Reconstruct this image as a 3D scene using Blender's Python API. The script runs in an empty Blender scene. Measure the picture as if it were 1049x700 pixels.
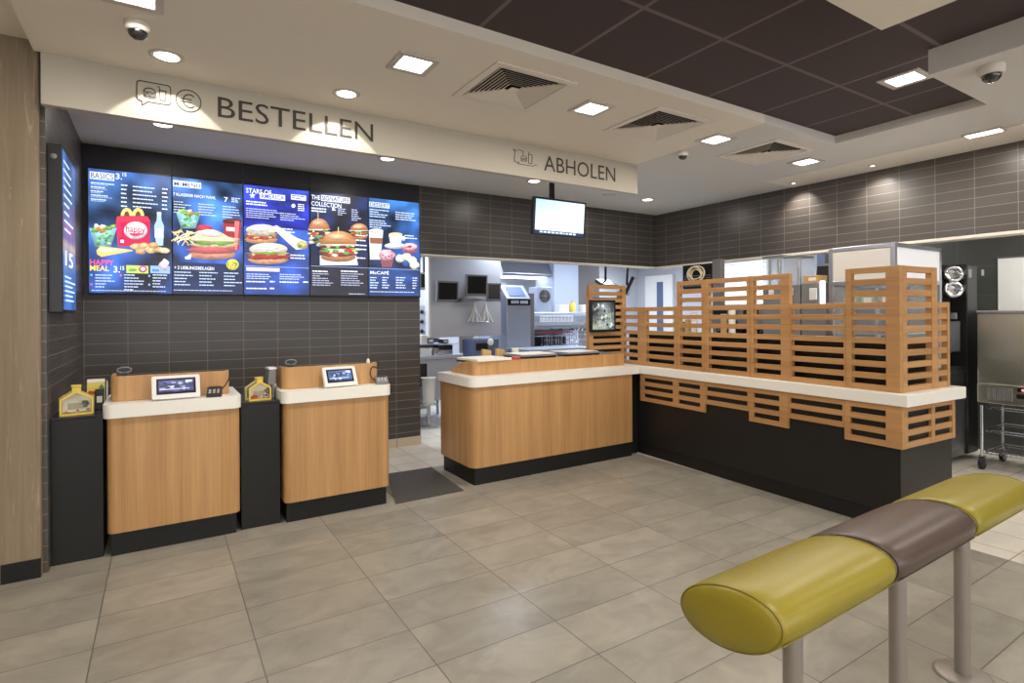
import bpy, bmesh, math, random
from math import pi, sin, cos, radians as R
from mathutils import Vector, Matrix, noise
random.seed(7)
C = bpy.context.scene.collection
SC = bpy.context.scene

# ------------------------------------------------------------------ camera
F, PX, PY, YAW, ROLL, EYE = 570.9, 524.5, 322.8, 0.562246, -0.006912, 1.43
fw = Vector((sin(YAW), cos(YAW), 0)); rt = Vector((cos(YAW), -sin(YAW), 0)); up = Vector((0, 0, 1))
EYEP = Vector((0, 0, EYE))
cd = bpy.data.cameras.new('camera'); cam = bpy.data.objects.new('camera', cd); C.objects.link(cam); SC.camera = cam
cd.sensor_width = 36; cd.lens = F/1049*36; cd.clip_start = .05; cd.clip_end = 60
cd.shift_x = 0; cd.shift_y = -(350-PY)/1049
m = Matrix((rt, up, -fw)).transposed()
m = m @ Matrix.Rotation(ROLL, 3, 'Z')
cam.matrix_world = Matrix.Translation(EYEP) @ m.to_4x4()

def ray(px, py):
    dx, dy = px-PX, py-PY
    c, s = cos(ROLL), sin(ROLL)
    return fw + rt*((c*dx+s*dy)/F) - up*((-s*dx+c*dy)/F)
def onZ(px, py, z): d = ray(px, py); return EYEP + d*((z-EYE)/d.z)
def onY(px, py, y): d = ray(px, py); return EYEP + d*(y/d.y)
def onX(px, py, x): d = ray(px, py); return EYEP + d*(x/d.x)

# ------------------------------------------------------------------ materials
def lin(c):
    def f(v):
        v /= 255.0
        return v/12.92 if v <= .04045 else ((v+.055)/1.055)**2.4
    return (f(c[0]), f(c[1]), f(c[2]), 1)
class NT:
    def __init__(s, name):
        s.m = bpy.data.materials.new(name); s.m.use_nodes = True
        s.t = s.m.node_tree; s.b = s.t.nodes['Principled BSDF']
    def n(s, typ, **kw):
        o = s.t.nodes.new(typ)
        for k, v in kw.items():
            if k in o.inputs: o.inputs[k].default_value = v
            else: setattr(o, k, v)
        return o
    def l(s, a, b): s.t.links.new(a, b)
def mat(name, col, rough=.5, metal=0, bump=0, bscale=60, var=0, vscale=8, coat=0, spec=.5, alpha=None, trans=0):
    t = NT(name); b = t.b
    c = lin(col)
    b.inputs['Base Color'].default_value = c; b.inputs['Roughness'].default_value = rough; b.inputs['Metallic'].default_value = metal
    b.inputs['Specular IOR Level'].default_value = spec; b.inputs['Coat Weight'].default_value = coat
    if trans: b.inputs['Transmission Weight'].default_value = trans
    if alpha is not None: b.inputs['Alpha'].default_value = alpha
    tc = t.n('ShaderNodeTexCoord')
    if var:
        nz = t.n('ShaderNodeTexNoise', Scale=vscale, Detail=5); t.l(tc.outputs['Object'], nz.inputs['Vector'])
        mx = t.n('ShaderNodeMixRGB'); mx.inputs[1].default_value = tuple(min(1, v*(1-var)) for v in c[:3])+(1,); mx.inputs[2].default_value = tuple(min(1, v*(1+var)) for v in c[:3])+(1,)
        t.l(nz.outputs['Fac'], mx.inputs[0]); t.l(mx.outputs[0], b.inputs['Base Color'])
    if bump:
        nb = t.n('ShaderNodeTexNoise', Scale=bscale, Detail=4); t.l(tc.outputs['Object'], nb.inputs['Vector'])
        bp = t.n('ShaderNodeBump', Strength=bump, Distance=.004); t.l(nb.outputs['Fac'], bp.inputs['Height']); t.l(bp.outputs[0], b.inputs['Normal'])
    return t.m
def emit(name, col, st):
    t = NT(name); b = t.b
    b.inputs['Base Color'].default_value = (.8, .8, .8, 1); b.inputs['Emission Color'].default_value = lin(col); b.inputs['Emission Strength'].default_value = st
    return t.m
def wood(name, c1, c2, axis='Z', rough=.42, stretch=40, cracks=0):
    t = NT(name); b = t.b; b.inputs['Roughness'].default_value = rough
    tc = t.n('ShaderNodeTexCoord'); mp = t.n('ShaderNodeMapping')
    sc = [stretch, stretch, stretch]; sc['XYZ'.index(axis)] = 1.3
    mp.inputs['Scale'].default_value = sc; t.l(tc.outputs['Object'], mp.inputs['Vector'])
    n1 = t.n('ShaderNodeTexNoise', Scale=1.0, Detail=6, Roughness=.65, Distortion=.6); t.l(mp.outputs[0], n1.inputs['Vector'])
    mp2 = t.n('ShaderNodeMapping'); sc2 = [v*.16 for v in sc]; sc2['XYZ'.index(axis)] = .4
    mp2.inputs['Scale'].default_value = sc2; t.l(tc.outputs['Object'], mp2.inputs['Vector'])
    n2 = t.n('ShaderNodeTexNoise', Scale=1.0, Detail=3); t.l(mp2.outputs[0], n2.inputs['Vector'])
    ad = t.n('ShaderNodeMath', operation='ADD'); t.l(n1.outputs['Fac'], ad.inputs[0]); t.l(n2.outputs['Fac'], ad.inputs[1])
    mr = t.n('ShaderNodeMapRange'); mr.inputs['From Min'].default_value = .65; mr.inputs['From Max'].default_value = 1.35; t.l(ad.outputs[0], mr.inputs['Value'])
    mx = t.n('ShaderNodeMixRGB'); mx.inputs[1].default_value = lin(c1); mx.inputs[2].default_value = lin(c2); t.l(mr.outputs[0], mx.inputs[0])
    out = mx.outputs[0]
    if cracks:
        mp3 = t.n('ShaderNodeMapping'); sc3 = [14, 14, 14]; sc3['XYZ'.index(axis)] = .9; mp3.inputs['Scale'].default_value = sc3; t.l(tc.outputs['Object'], mp3.inputs['Vector'])
        wv = t.n('ShaderNodeTexNoise', Scale=1.3, Detail=7, Roughness=.75, Distortion=1.2); t.l(mp3.outputs[0], wv.inputs['Vector'])
        r3 = t.n('ShaderNodeMapRange'); r3.inputs['From Min'].default_value = .56; r3.inputs['From Max'].default_value = .68; t.l(wv.outputs['Fac'], r3.inputs['Value'])
        m3 = t.n('ShaderNodeMixRGB'); m3.inputs[2].default_value = lin((196, 178, 148)); t.l(r3.outputs[0], m3.inputs[0]); t.l(out, m3.inputs[1]); out = m3.outputs[0]
    t.l(out, b.inputs['Base Color'])
    bp = t.n('ShaderNodeBump', Strength=.15, Distance=.002); t.l(n1.outputs['Fac'], bp.inputs['Height']); t.l(bp.outputs[0], b.inputs['Normal'])
    return t.m
def tiles(name, axes, w, h, ph, c1, c2, grout, gsize, rough=.3, bump=.3, cloud=0, cscale=3, wave=0, spec=.5):
    """stack-bonded tiles laid out in world axes"""
    t = NT(name); b = t.b
    tc = t.n('ShaderNodeTexCoord'); sp = t.n('ShaderNodeSeparateXYZ'); t.l(tc.outputs['Object'], sp.inputs[0])
    cb = t.n('ShaderNodeCombineXYZ')
    for i in (0, 1):
        a = t.n('ShaderNodeMath', operation='SUBTRACT'); t.l(sp.outputs['XYZ'.index(axes[i])], a.inputs[0]); a.inputs[1].default_value = ph[i] - 100*(w, h)[i]
        t.l(a.outputs[0], cb.inputs[i])
    br = t.n('ShaderNodeTexBrick', offset=0.0, squash=1.0)
    br.inputs['Scale'].default_value = 1; br.inputs['Brick Width'].default_value = w; br.inputs['Row Height'].default_value = h
    br.inputs['Mortar Size'].default_value = gsize; br.inputs['Mortar Smooth'].default_value = .1; br.inputs['Bias'].default_value = 0
    br.inputs['Color1'].default_value = lin(c1); br.inputs['Color2'].default_value = lin(c2); br.inputs['Mortar'].default_value = lin(grout)
    t.l(cb.outputs[0], br.inputs['Vector'])
    out = br.outputs['Color']
    if cloud:
        # cloudy stone figure, streaked along the tile
        mp = t.n('ShaderNodeMapping'); mp.inputs['Scale'].default_value = (1, 1.5, 1); t.l(tc.outputs['Object'], mp.inputs['Vector'])
        # shift the figure from tile to tile
        rnd = t.n('ShaderNodeVectorMath', operation='SCALE'); t.l(br.outputs['Color'], rnd.inputs[0]); rnd.inputs['Scale'].default_value = 40
        av = t.n('ShaderNodeVectorMath', operation='ADD'); t.l(mp.outputs[0], av.inputs[0]); t.l(rnd.outputs[0], av.inputs[1])
        nz = t.n('ShaderNodeTexNoise', Scale=cscale, Detail=9, Roughness=.62, Distortion=.7); t.l(av.outputs[0], nz.inputs['Vector'])
        mr = t.n('ShaderNodeMapRange'); mr.inputs['From Min'].default_value = .3; mr.inputs['From Max'].default_value = .7
        mr.inputs['To Min'].default_value = 1-cloud; mr.inputs['To Max'].default_value = 1+cloud; t.l(nz.outputs['Fac'], mr.inputs['Value'])
        mx = t.n('ShaderNodeVectorMath', operation='SCALE'); t.l(out, mx.inputs[0]); t.l(mr.outputs[0], mx.inputs['Scale']); out = mx.outputs[0]
    t.l(out, b.inputs['Base Color'])
    b.inputs['Roughness'].default_value = rough; b.inputs['Specular IOR Level'].default_value = spec
    inv = t.n('ShaderNodeMath', operation='SUBTRACT'); inv.inputs[0].default_value = 1; t.l(br.outputs['Fac'], inv.inputs[1])
    hsrc = inv.outputs[0]
    if wave:
        mp = t.n('ShaderNodeMapping'); mp.inputs['Scale'].default_value = (3, 3, 60) if 'Z' in axes else (3, 60, 3); t.l(tc.outputs['Object'], mp.inputs['Vector'])
        nz = t.n('ShaderNodeTexNoise', Scale=1.5, Detail=3); t.l(mp.outputs[0], nz.inputs['Vector'])
        ml = t.n('ShaderNodeMath', operation='MULTIPLY'); t.l(nz.outputs['Fac'], ml.inputs[0]); ml.inputs[1].default_value = wave
        ad = t.n('ShaderNodeMath', operation='ADD'); t.l(hsrc, ad.inputs[0]); t.l(ml.outputs[0], ad.inputs[1]); hsrc = ad.outputs[0]
        rr = t.n('ShaderNodeMapRange'); rr.inputs['To Min'].default_value = rough-.08; rr.inputs['To Max'].default_value = rough+.15; t.l(nz.outputs['Fac'], rr.inputs['Value']); t.l(rr.outputs[0], b.inputs['Roughness'])
    bp = t.n('ShaderNodeBump', Strength=bump, Distance=.002); t.l(hsrc, bp.inputs['Height']); t.l(bp.outputs[0], b.inputs['Normal'])
    return t.m
def steel(name, col, rough=.32, axis='X', wavy=0):
    t = NT(name); b = t.b; b.inputs['Base Color'].default_value = lin(col); b.inputs['Metallic'].default_value = 1
    tc = t.n('ShaderNodeTexCoord'); mp = t.n('ShaderNodeMapping'); s = [90, 90, 90]; s['XYZ'.index(axis)] = 2
    mp.inputs['Scale'].default_value = s; t.l(tc.outputs['Object'], mp.inputs['Vector'])
    nz = t.n('ShaderNodeTexNoise', Scale=2, Detail=3); t.l(mp.outputs[0], nz.inputs['Vector'])
    r = t.n('ShaderNodeMapRange'); r.inputs['To Min'].default_value = rough-.1; r.inputs['To Max'].default_value = rough+.12; t.l(nz.outputs['Fac'], r.inputs['Value']); t.l(r.outputs[0], b.inputs['Roughness'])
    if wavy:
        r.inputs['To Min'].default_value = rough-.012; r.inputs['To Max'].default_value = rough+.012
        m2 = t.n('ShaderNodeMapping'); s2 = [5, 5, 5]; s2['XYZ'.index(axis)] = .6; m2.inputs['Scale'].default_value = s2; t.l(tc.outputs['Object'], m2.inputs['Vector'])
        n2 = t.n('ShaderNodeTexNoise', Scale=1, Detail=1); t.l(m2.outputs[0], n2.inputs['Vector'])
        bp = t.n('ShaderNodeBump', Strength=wavy, Distance=.05); t.l(n2.outputs['Fac'], bp.inputs['Height']); t.l(bp.outputs[0], b.inputs['Normal'])
    return t.m
def colour_attr(name, st):
    t = NT(name); b = t.b
    at = t.n('ShaderNodeAttribute', attribute_name='pic'); b.inputs['Base Color'].default_value = (.01, .01, .01, 1)
    t.l(at.outputs['Color'], b.inputs['Emission Color']); b.inputs['Emission Strength'].default_value = st; b.inputs['Roughness'].default_value = .35
    return t.m
def colour_paint(name):
    t = NT(name); at = t.n('ShaderNodeAttribute', attribute_name='pic'); t.l(at.outputs['Color'], t.b.inputs['Base Color']); t.b.inputs['Roughness'].default_value = .5
    return t.m

M = {}
M['floor'] = tiles('floor_tile', 'XY', .602, .302, (.345, .286), (143, 138, 126), (157, 151, 138), (96, 92, 85), .0026, .30, .25, .19, 4.0, 0)
M['floor_k'] = tiles('kitchen_floor_tile', 'XY', .302, .302, (.345, .286), (205, 198, 184), (214, 207, 194), (150, 140, 125), .004, .35, .25, .08, 4)
M['tile_y'] = tiles('wall_tile_back', 'XZ', .3, .0885, (.06, .06), (68, 64, 61), (75, 70, 66), (136, 130, 122), .0022, .30, .35, wave=.5)
M['tile_x'] = tiles('wall_tile_side', 'YZ', .3, .0885, (.21, .06), (78, 73, 69), (86, 80, 75), (138, 131, 123), .0022, .30, .35, wave=.5)
M['dark_ceil'] = tiles('ceiling_tile', 'XY', .604, .6, (2.556-12, 1.979-12), (62, 50, 50), (64, 52, 52), (106, 96, 94), .0125, .7, .2)
M['ceil'] = mat('ceiling_paint_warm', (228, 220, 207), .8, var=.02)
M['ceil_grey'] = mat('ceiling_paint_grey', (206, 203, 199), .8, var=.02)
M['fascia'] = mat('fascia_paint', (184, 177, 162), .6, var=.02)
M['beige'] = mat('beige_plaster', (190, 178, 158), .8, var=.03)
M['oak'] = wood('oak_veneer', (166, 122, 74), (206, 161, 107), 'Z', .4, 70)
M['oak_x'] = wood('oak_slats', (164, 118, 72), (204, 157, 103), 'X', .42, 45)
M['oak_y'] = wood('oak_slats_end', (166, 122, 78), (202, 156, 106), 'Y', .42, 45)
M['greywood'] = wood('weathered_wood', (122, 106, 85), (156, 138, 113), 'Z', .6, 26, cracks=1)
M['white'] = mat('white_solid_surface', (242, 239, 230), .28)
M['black'] = mat('black_laminate', (29, 28, 27), .42, var=.05, spec=.35)
M['black_top'] = mat('black_worktop', (42, 42, 48), .14)
M['plinth'] = mat('black_plinth', (24, 24, 23), .45, spec=.35)
M['blackp'] = mat('black_plastic', (22, 22, 24), .35)
M['greyp'] = mat('grey_plastic', (120, 120, 122), .4)
M['whitep'] = mat('white_plastic', (228, 226, 222), .3)
M['rubber'] = mat('rubber_mat', (76, 73, 71), .75, bump=.5, bscale=120)
M['steel'] = steel('stainless_steel', (190, 192, 196), .3)
M['steel_z'] = steel('stainless_steel_upright', (232, 228, 212), .30, 'Z', .10); M['kit_steel'] = mat('kitchen_steel', (176, 184, 200), .35, .45); M['backboard'] = mat('black_wall_panel', (40, 38, 41), .4)
M['alu'] = mat('aluminium_frame', (186, 190, 200), .32, 1)
M['chrome'] = mat('chrome_wire', (200, 200, 202), .16, 1)
M['post'] = mat('grey_powder_coat', (150, 142, 134), .4, .3)
M['ochre'] = mat('mustard_leather', (142, 128, 34), .36, bump=.1, bscale=220, var=.06, vscale=6)
M['brown'] = mat('brown_leather', (80, 64, 57), .36, bump=.1, bscale=220, var=.06, vscale=6)
M['seam_o'] = mat('mustard_piping', (126, 112, 28), .4)
M['seam_b'] = mat('brown_piping', (66, 52, 46), .4)
M['ink'] = mat('sign_ink', (58, 52, 44), .6)
M['lamp'] = emit('lamp_diffuser', (255, 246, 230), 7)
M['lamp_cool'] = emit('lamp_diffuser_cool', (235, 240, 255), 5)
M['lamp_off'] = mat('lamp_glass_off', (205, 200, 194), .4)
M['ring'] = mat('lamp_trim', (196, 190, 182), .4, .2)
M['dome'] = mat('smoked_dome', (18, 18, 20), .08, coat=1)
M['dome_white'] = mat('camera_housing', (214, 208, 198), .45)
M['vent'] = mat('vent_enamel', (222, 214, 202), .5)
M['vent_dark'] = mat('vent_duct', (40, 38, 36), .8)
M['screen'] = colour_attr('screen_pixels', 1.5)
M['screen_dim'] = colour_attr('display_pixels', 1.0)
M['paint'] = colour_paint('printed_colours')
M['yellow'] = mat('yellow_acrylic', (222, 194, 84), .35)
M['clear'] = mat('clear_acrylic', (225, 232, 236), .06, alpha=.13)
M['frost'] = mat('pale_glass_panel', (214, 210, 204), .3)
M['kwall'] = mat('kitchen_wall_panel', (190, 192, 198), .45, var=.02)
M['kwall_blue'] = mat('kitchen_wall_cool', (186, 196, 216), .45)
M['kgrey'] = mat('kitchen_grey_wall', (120, 116, 116), .5)
M['kdark'] = mat('dark_green_grey_wall', (62, 64, 60), .45)
M['kdark_tile'] = tiles('dark_service_tile', 'YZ', .6, .3, (.1, .1), (62, 64, 60), (66, 68, 64), (84, 84, 80), .003, .4, .2)
M['skirt'] = tiles('skirting_tile', 'XZ', .3, .3, (.06, .2), (186, 174, 152), (192, 180, 158), (120, 110, 98), .004, .35)
M['offscreen'] = mat('switched_off_screen', (26, 28, 26), .2)
M['bluepaint'] = mat('blue_grey_paint', (88, 100, 132), .5)
M['paper'] = mat('white_paper', (232, 226, 214), .7)
M['red'] = mat('red_print', (190, 60, 36), .5)
M['tan'] = mat('brown_card', (196, 158, 104), .7)
M['cable'] = mat('black_cable', (24, 24, 24), .5)
M['cream'] = mat('cream_cable', (224, 214, 184), .5)
M['white_dim'] = mat('white_board', (222, 222, 220), .35)
M['added_daylight'] = emit('added_window_pane', (235, 242, 255), 1.5)  # glowing panes of the windows added behind the viewer
M['red_led'] = emit('red_display', (255, 40, 30), 1.5)

# ------------------------------------------------------------------ mesh helpers
class MB:
    def __init__(s): s.v = []; s.f = []; s.mi = []; s.ms = []; s.sm = []; s.col = []
    def mid(s, m):
        m = M[m] if isinstance(m, str) else m
        if m not in s.ms: s.ms.append(m)
        return s.ms.index(m)
    def add(s, vs, fs, m, smooth=False, cols=None):
        b = len(s.v); s.v += [tuple(v) for v in vs]; k = s.mid(m)
        for i, f in enumerate(fs):
            s.f.append([b+j for j in f]); s.mi.append(k); s.sm.append(smooth); s.col.append(cols[i] if cols else None)
        return s
    def box(s, x0, x1, y0, y1, z0, z1, m):
        x0, x1 = min(x0, x1), max(x0, x1); y0, y1 = min(y0, y1), max(y0, y1); z0, z1 = min(z0, z1), max(z0, z1)
        v = [(x, y, z) for z in (z0, z1) for y in (y0, y1) for x in (x0, x1)]
        return s.add(v, [(0, 2, 3, 1), (4, 5, 7, 6), (0, 1, 5, 4), (2, 6, 7, 3), (0, 4, 6, 2), (1, 3, 7, 5)], m)
    def prism(s, poly, a, b, m, axis='Z', smooth=False, top=None):
        """poly in the two other axes, extruded from a to b; CCW for Z"""
        n = len(poly)
        def P(p, h):
            return (p[0], p[1], h) if axis == 'Z' else ((p[0], h, p[1]) if axis == 'Y' else (h, p[0], p[1]))
        bb = b if top is None else None
        v = [P(p, a) for p in poly] + [P(p, (b if top is None else top(p))) for p in poly]
        fs = [tuple(range(n))[::-1], tuple(range(n, 2*n))]
        s.add(v, fs, m)
        s.add(v, [(i, (i+1) % n, n+(i+1) % n, n+i) for i in range(n)], m, smooth)
        return s
    def tube(s, pts, r, m, seg=10, cap=True, closed=False):
        pts = [Vector(p) for p in pts]; n = len(pts); rings = []
        prev = None
        for i, p in enumerate(pts):
            if closed: t = pts[(i+1) % n]-pts[i-1]
            else: t = pts[min(i+1, n-1)]-pts[max(i-1, 0)]
            t.normalize()
            if prev is None:
                a = t.orthogonal().normalized()
            else:
                a = prev - t*prev.dot(t)
                a = a.normalized() if a.length > 1e-6 else t.orthogonal().normalized()
            prev = a; bq = t.cross(a); rr = r[i] if isinstance(r, (list, tuple)) else r
            rings.append([p+a*(cos(2*pi*k/seg)*rr)+bq*(sin(2*pi*k/seg)*rr) for k in range(seg)])
        v = [q for rg in rings for q in rg]; f = []
        for i in range(n if closed else n-1):
            j = (i+1) % n
            for k in range(seg): f.append((i*seg+k, i*seg+(k+1) % seg, j*seg+(k+1) % seg, j*seg+k))
        s.add(v, f, m, True)
        if cap and not closed:
            s.add(rings[0], [tuple(range(seg))[::-1]], m); s.add(rings[-1], [tuple(range(seg))], m)
        return s
    def lathe(s, prof, c, m, seg=28, axis=(0, 0, 1), smooth=True):
        """profile (r, h) turned about an axis through c; h along the axis"""
        ax = Vector(axis).normalized(); a = ax.orthogonal().normalized(); b = ax.cross(a); c = Vector(c)
        v = []
        for r, h in prof:
            for k in range(seg): v.append(c+ax*h+a*(r*cos(2*pi*k/seg))+b*(r*sin(2*pi*k/seg)))
        f = []
        for i in range(len(prof)-1):
            for k in range(seg): f.append((i*seg+k, i*seg+(k+1) % seg, (i+1)*seg+(k+1) % seg, (i+1)*seg+k))
        s.add(v, f, m, smooth)
        if prof[0][0] > 1e-5: s.add(v[:seg], [tuple(range(seg))[::-1]], m)
        if prof[-1][0] > 1e-5: s.add(v[-seg:], [tuple(range(seg))], m)
        return s
    def wall(s, path, th, z0, z1, m):
        """upright strip following a plan path (th to the left of travel); z1 number or per-point list"""
        n = len(path); P = [Vector((p[0], p[1])) for p in path]; off = []
        for i in range(n):
            t = (P[min(i+1, n-1)]-P[max(i-1, 0)]).normalized(); off.append(P[i]+Vector((-t.y, t.x))*th)
        zz = z1 if isinstance(z1, (list, tuple)) else [z1]*n
        v = []
        for i in range(n): v += [(P[i].x, P[i].y, z0), (off[i].x, off[i].y, z0), (off[i].x, off[i].y, zz[i]), (P[i].x, P[i].y, zz[i])]
        f = []
        for i in range(n-1):
            a, b = 4*i, 4*i+4
            f += [(a, b, b+3, a+3), (a+1, a+2, b+2, b+1), (a+3, b+3, b+2, a+2), (a, a+1, b+1, b)]
        f += [(0, 3, 2, 1), (4*n-4, 4*n-3, 4*n-2, 4*n-1)]
        return s.add(v, f, m, False)
    def obj(s, name, parent=None, bevel=0, loc=None, rot=None, autosmooth=False):
        me = bpy.data.meshes.new(name); me.from_pydata(s.v, [], s.f)
        for q in s.ms: me.materials.append(q)
        me.polygons.foreach_set('material_index', s.mi); me.polygons.foreach_set('use_smooth', s.sm)
        if any(c is not None for c in s.col):
            ca = me.color_attributes.new('pic', 'FLOAT_COLOR', 'CORNER')
            for p, c in zip(me.polygons, s.col):
                for k, li in enumerate(p.loop_indices):
                    cc = c[k] if (c and isinstance(c[0], (tuple, list))) else (c or (0, 0, 0, 1))
                    ca.data[li].color = cc
        me.update()
        o = bpy.data.objects.new(name, me); C.objects.link(o)
        if parent: o.parent = parent
        if loc: o.location = loc
        if rot: o.rotation_euler = rot
        if bevel:
            b = o.modifiers.new('bevel', 'BEVEL'); b.width = bevel; b.segments = 2; b.limit_method = 'ANGLE'; b.angle_limit = R(40)
            b.harden_normals = False
        return o
def tag(o, label, cat, group=None):
    o['label'] = label; o['category'] = cat
    if group: o['group'] = group
    return o
def thing(name, label, cat, loc=(0, 0, 0), rot=(0, 0, 0), group=None):
    o = bpy.data.objects.new(name, None); C.objects.link(o); o.location = loc; o.rotation_euler = rot; o.empty_display_size = .1
    return tag(o, label, cat, group)
def struct(o): o['kind'] = 'structure'; return o
def copy_tree(o, parent=None):
    c = o.copy(); C.objects.link(c)
    if parent: c.parent = parent
    for ch in list(o.children): copy_tree(ch, c)
    return c
def rrect(x0, x1, y0, y1, r, corners=(1, 1, 1, 1), n=7):
    """rounded rectangle CCW; corners order: (x0,y0),(x1,y0),(x1,y1),(x0,y1)"""
    out = []
    for (cx, cy, a0), on in zip(((x0+r, y0+r, pi), (x1-r, y0+r, 1.5*pi), (x1-r, y1-r, 0), (x0+r, y1-r, .5*pi)), corners):
        if on:
            for k in range(n+1): a = a0+pi/2*k/n; out.append((cx+r*cos(a), cy+r*sin(a)))
        else:
            out.append((cx-r if cos(a0+pi/4) < 0 else cx+r, cy-r if sin(a0+pi/4) < 0 else cy+r))
    return out
TXT = {}
def text_mesh(s, bold=0):
    key = (s, bold)
    if key not in TXT:
        cu = bpy.data.curves.new('t', 'FONT'); cu.body = s; cu.resolution_u = 3; cu.offset = bold
        o = bpy.data.objects.new('t', cu); C.objects.link(o)
        dg = bpy.context.evaluated_depsgraph_get(); ev = o.evaluated_get(dg); me = ev.to_mesh()
        vs = [(v.co.x, v.co.y) for v in me.vertices]; fs = [tuple(p.vertices) for p in me.polygons]
        ev.to_mesh_clear(); bpy.data.objects.remove(o); bpy.data.curves.remove(cu)
        x0 = min(v[0] for v in vs); x1 = max(v[0] for v in vs); y0 = min(v[1] for v in vs); y1 = max(v[1] for v in vs)
        TXT[key] = ([((a-x0)/(x1-x0), (b-y0)/(y1-y0)) for a, b in vs], fs)
    return TXT[key]

class Pic:
    """flat picture on an upright plane: every layer a hair in front of the one before"""
    def __init__(s, P, nrm, matname, step=.0004):
        s.P = P; s.n = Vector(nrm); s.m = matname; s.k = 1; s.step = step; s.mb = MB()
    def poly(s, pts, col, world=False, cols=None):
        vs = [(Vector(p) if world else s.P(*p))+s.n*(s.k*s.step) for p in pts]; s.k += 1
        c = [lin(x) for x in cols] if cols else lin(col)
        s.mb.add(vs, [tuple(range(len(vs)))], s.m, False, [c])
    def rect(s, a, b, c, d, col, cols=None):
        p, q, r = s.box3(a, b, c, d); v = [p, q, q+(r-p), r]
        s.poly(v, col, True, cols)
    def fan(s, pts, col, lift=.34, jit=.10):
        """filled outline with the photographic modelling of a product picture"""
        n = len(pts); cx = sum(q[0] for q in pts)/n; cy = sum(q[1] for q in pts)/n
        y0 = min(q[1] for q in pts); y1 = max(q[1] for q in pts); rr = random.Random(int(cx*91+cy*17)); vs = []; cs = []
        rings = (1.0, .72, .38)
        for f in rings:
            for q in pts:
                x, y = cx+(q[0]-cx)*f, cy+(q[1]-cy)*f-(1-f)*(y1-y0)*.10
                vs.append(s.P(x, y)+s.n*(s.k*s.step)); t = 1-(y-y0)/max(.01, y1-y0); k = .66+.30*t+lift*(1-f)*.8+rr.uniform(-jit, jit)
                cs.append(tuple(max(0, min(255, ch*k)) for ch in col))
        vs.append(s.P(cx, cy-(y1-y0)*.1)+s.n*(s.k*s.step)); cs.append(tuple(min(255, ch*(1+lift*.35)) for ch in col))
        fs = []
        for r_ in range(2):
            for i in range(n): j = (i+1) % n; fs.append((r_*n+i, r_*n+j, (r_+1)*n+j, (r_+1)*n+i))
        for i in range(n): fs.append((2*n+i, 2*n+(i+1) % n, 3*n))
        s.k += 1; s.mb.add(vs, fs, s.m, True, [[lin(cs[v]) for v in f] for f in fs])
    def ell(s, cx, cy, rx, ry, col, n=22, a0=0, a1=2*pi, rot=0):
        pts = []
        for k in range(n):
            a = a0+(a1-a0)*k/(n if a1-a0 > 6.2 else n-1); x, y = rx*cos(a), ry*sin(a)
            pts.append((cx+x*cos(rot)-y*sin(rot), cy+x*sin(rot)+y*cos(rot)))
        (s.fan if min(rx, ry) > 2 and a1-a0 > 6 and s.rich else s.poly)(pts, col)
    def blob(s, cx, cy, rx, ry, col, n=18, j=.25, seed=0):
        rr = random.Random(seed+int(cx*7+cy)); (s.fan if s.rich else s.poly)([(cx+rx*cos(2*pi*k/n)*(1+rr.uniform(-j, j)), cy+ry*sin(2*pi*k/n)*(1+rr.uniform(-j, j))) for k in range(n)], col)
    def text(s, t, a, b, c, d, col):
        """text whose box runs from (a,b) top left to (c,d) bottom right"""
        vs, fs = text_mesh(t, s.bold); p, q, r = s.box3(a, b, c, d)
        v = [r+(q-p)*x+(p-r)*y+s.n*(s.k*s.step) for x, y in vs]; s.k += 1
        s.mb.add(v, fs, s.m, False, [lin(col)]*len(fs))
    def lines(s, a, b, w, n, pitch, h, col, seed=1, lo=.5):
        rr = random.Random(seed*31+int(a*13+b)); slope = (s.slope(a, b))
        for i in range(n): s.dash(a, b+i*pitch, w*rr.uniform(lo, 1), h, col, rr)
    def dash(s, a, b, w, h, col, rr):
        # a line of small print: word-sized dashes
        x = a
        while x < a+w-.4:
            ww = min(rr.uniform(1.6, 5), a+w-x); p = s.P(a, b); q = s.P(x, b); z0 = p.z; z1 = s.P(a, b+h).z
            l = s.P(x, b); r2 = s.P(x+ww, b)
            o = s.n*(s.k*s.step)
            def at(v, z): return Vector((v.x, v.y, z))+o
            s.mb.add([at(l, z1), at(r2, z1), at(r2, z0), at(l, z0)], [(0, 1, 2, 3)], s.m, False, [lin(col)])
            x += ww+.5
        s.k += 0
    def slope(s, a, b): return 0
    def back(s, a, b, c, d, fn, nx=16, ny=24):
        p, q, r = s.box3(a, b, c, d); vs = []
        for j in range(ny+1):
            for i in range(nx+1): vs.append(p+(q-p)*(i/nx)+(r-p)*(j/ny)+s.n*(s.k*s.step))
        fs = []; cs = []
        for j in range(ny):
            for i in range(nx):
                f = (j*(nx+1)+i, (j+1)*(nx+1)+i, (j+1)*(nx+1)+i+1, j*(nx+1)+i+1); fs.append(f)
                cs.append([lin(fn((k % (nx+1))/nx, (k//(nx+1))/ny)) for k in f])
        s.k += 1; s.mb.add(vs, fs, s.m, True, cs)
    bold = 0; rich = 0
    def box3(s, a, b, c, d):
        p = s.P(a, b); q = s.P(c, b); r = s.P(a, d); return p, Vector((q.x, q.y, p.z)), Vector((p.x, p.y, r.z))
    def build(s, name, parent): return s.mb.obj(name, parent)

# ================================================================== THE SETTING
ZC, ZD = 2.88, 2.945
def sbox(name, x0, x1, y0, y1, z0, z1, m, bevel=0):
    return struct(MB().box(x0, x1, y0, y1, z0, z1, m).obj(name, bevel=bevel))
sbox('floor', -4, 4.12, -4, 4.85, -.06, 0, 'floor')
o = struct(MB().box(4.12, 9.6, -4, 4.85, -.06, 0, 'floor_k').box(-.7, 9.6, 4.85, 10, -.06, 0, 'floor_k').obj('floor_service'))
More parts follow.
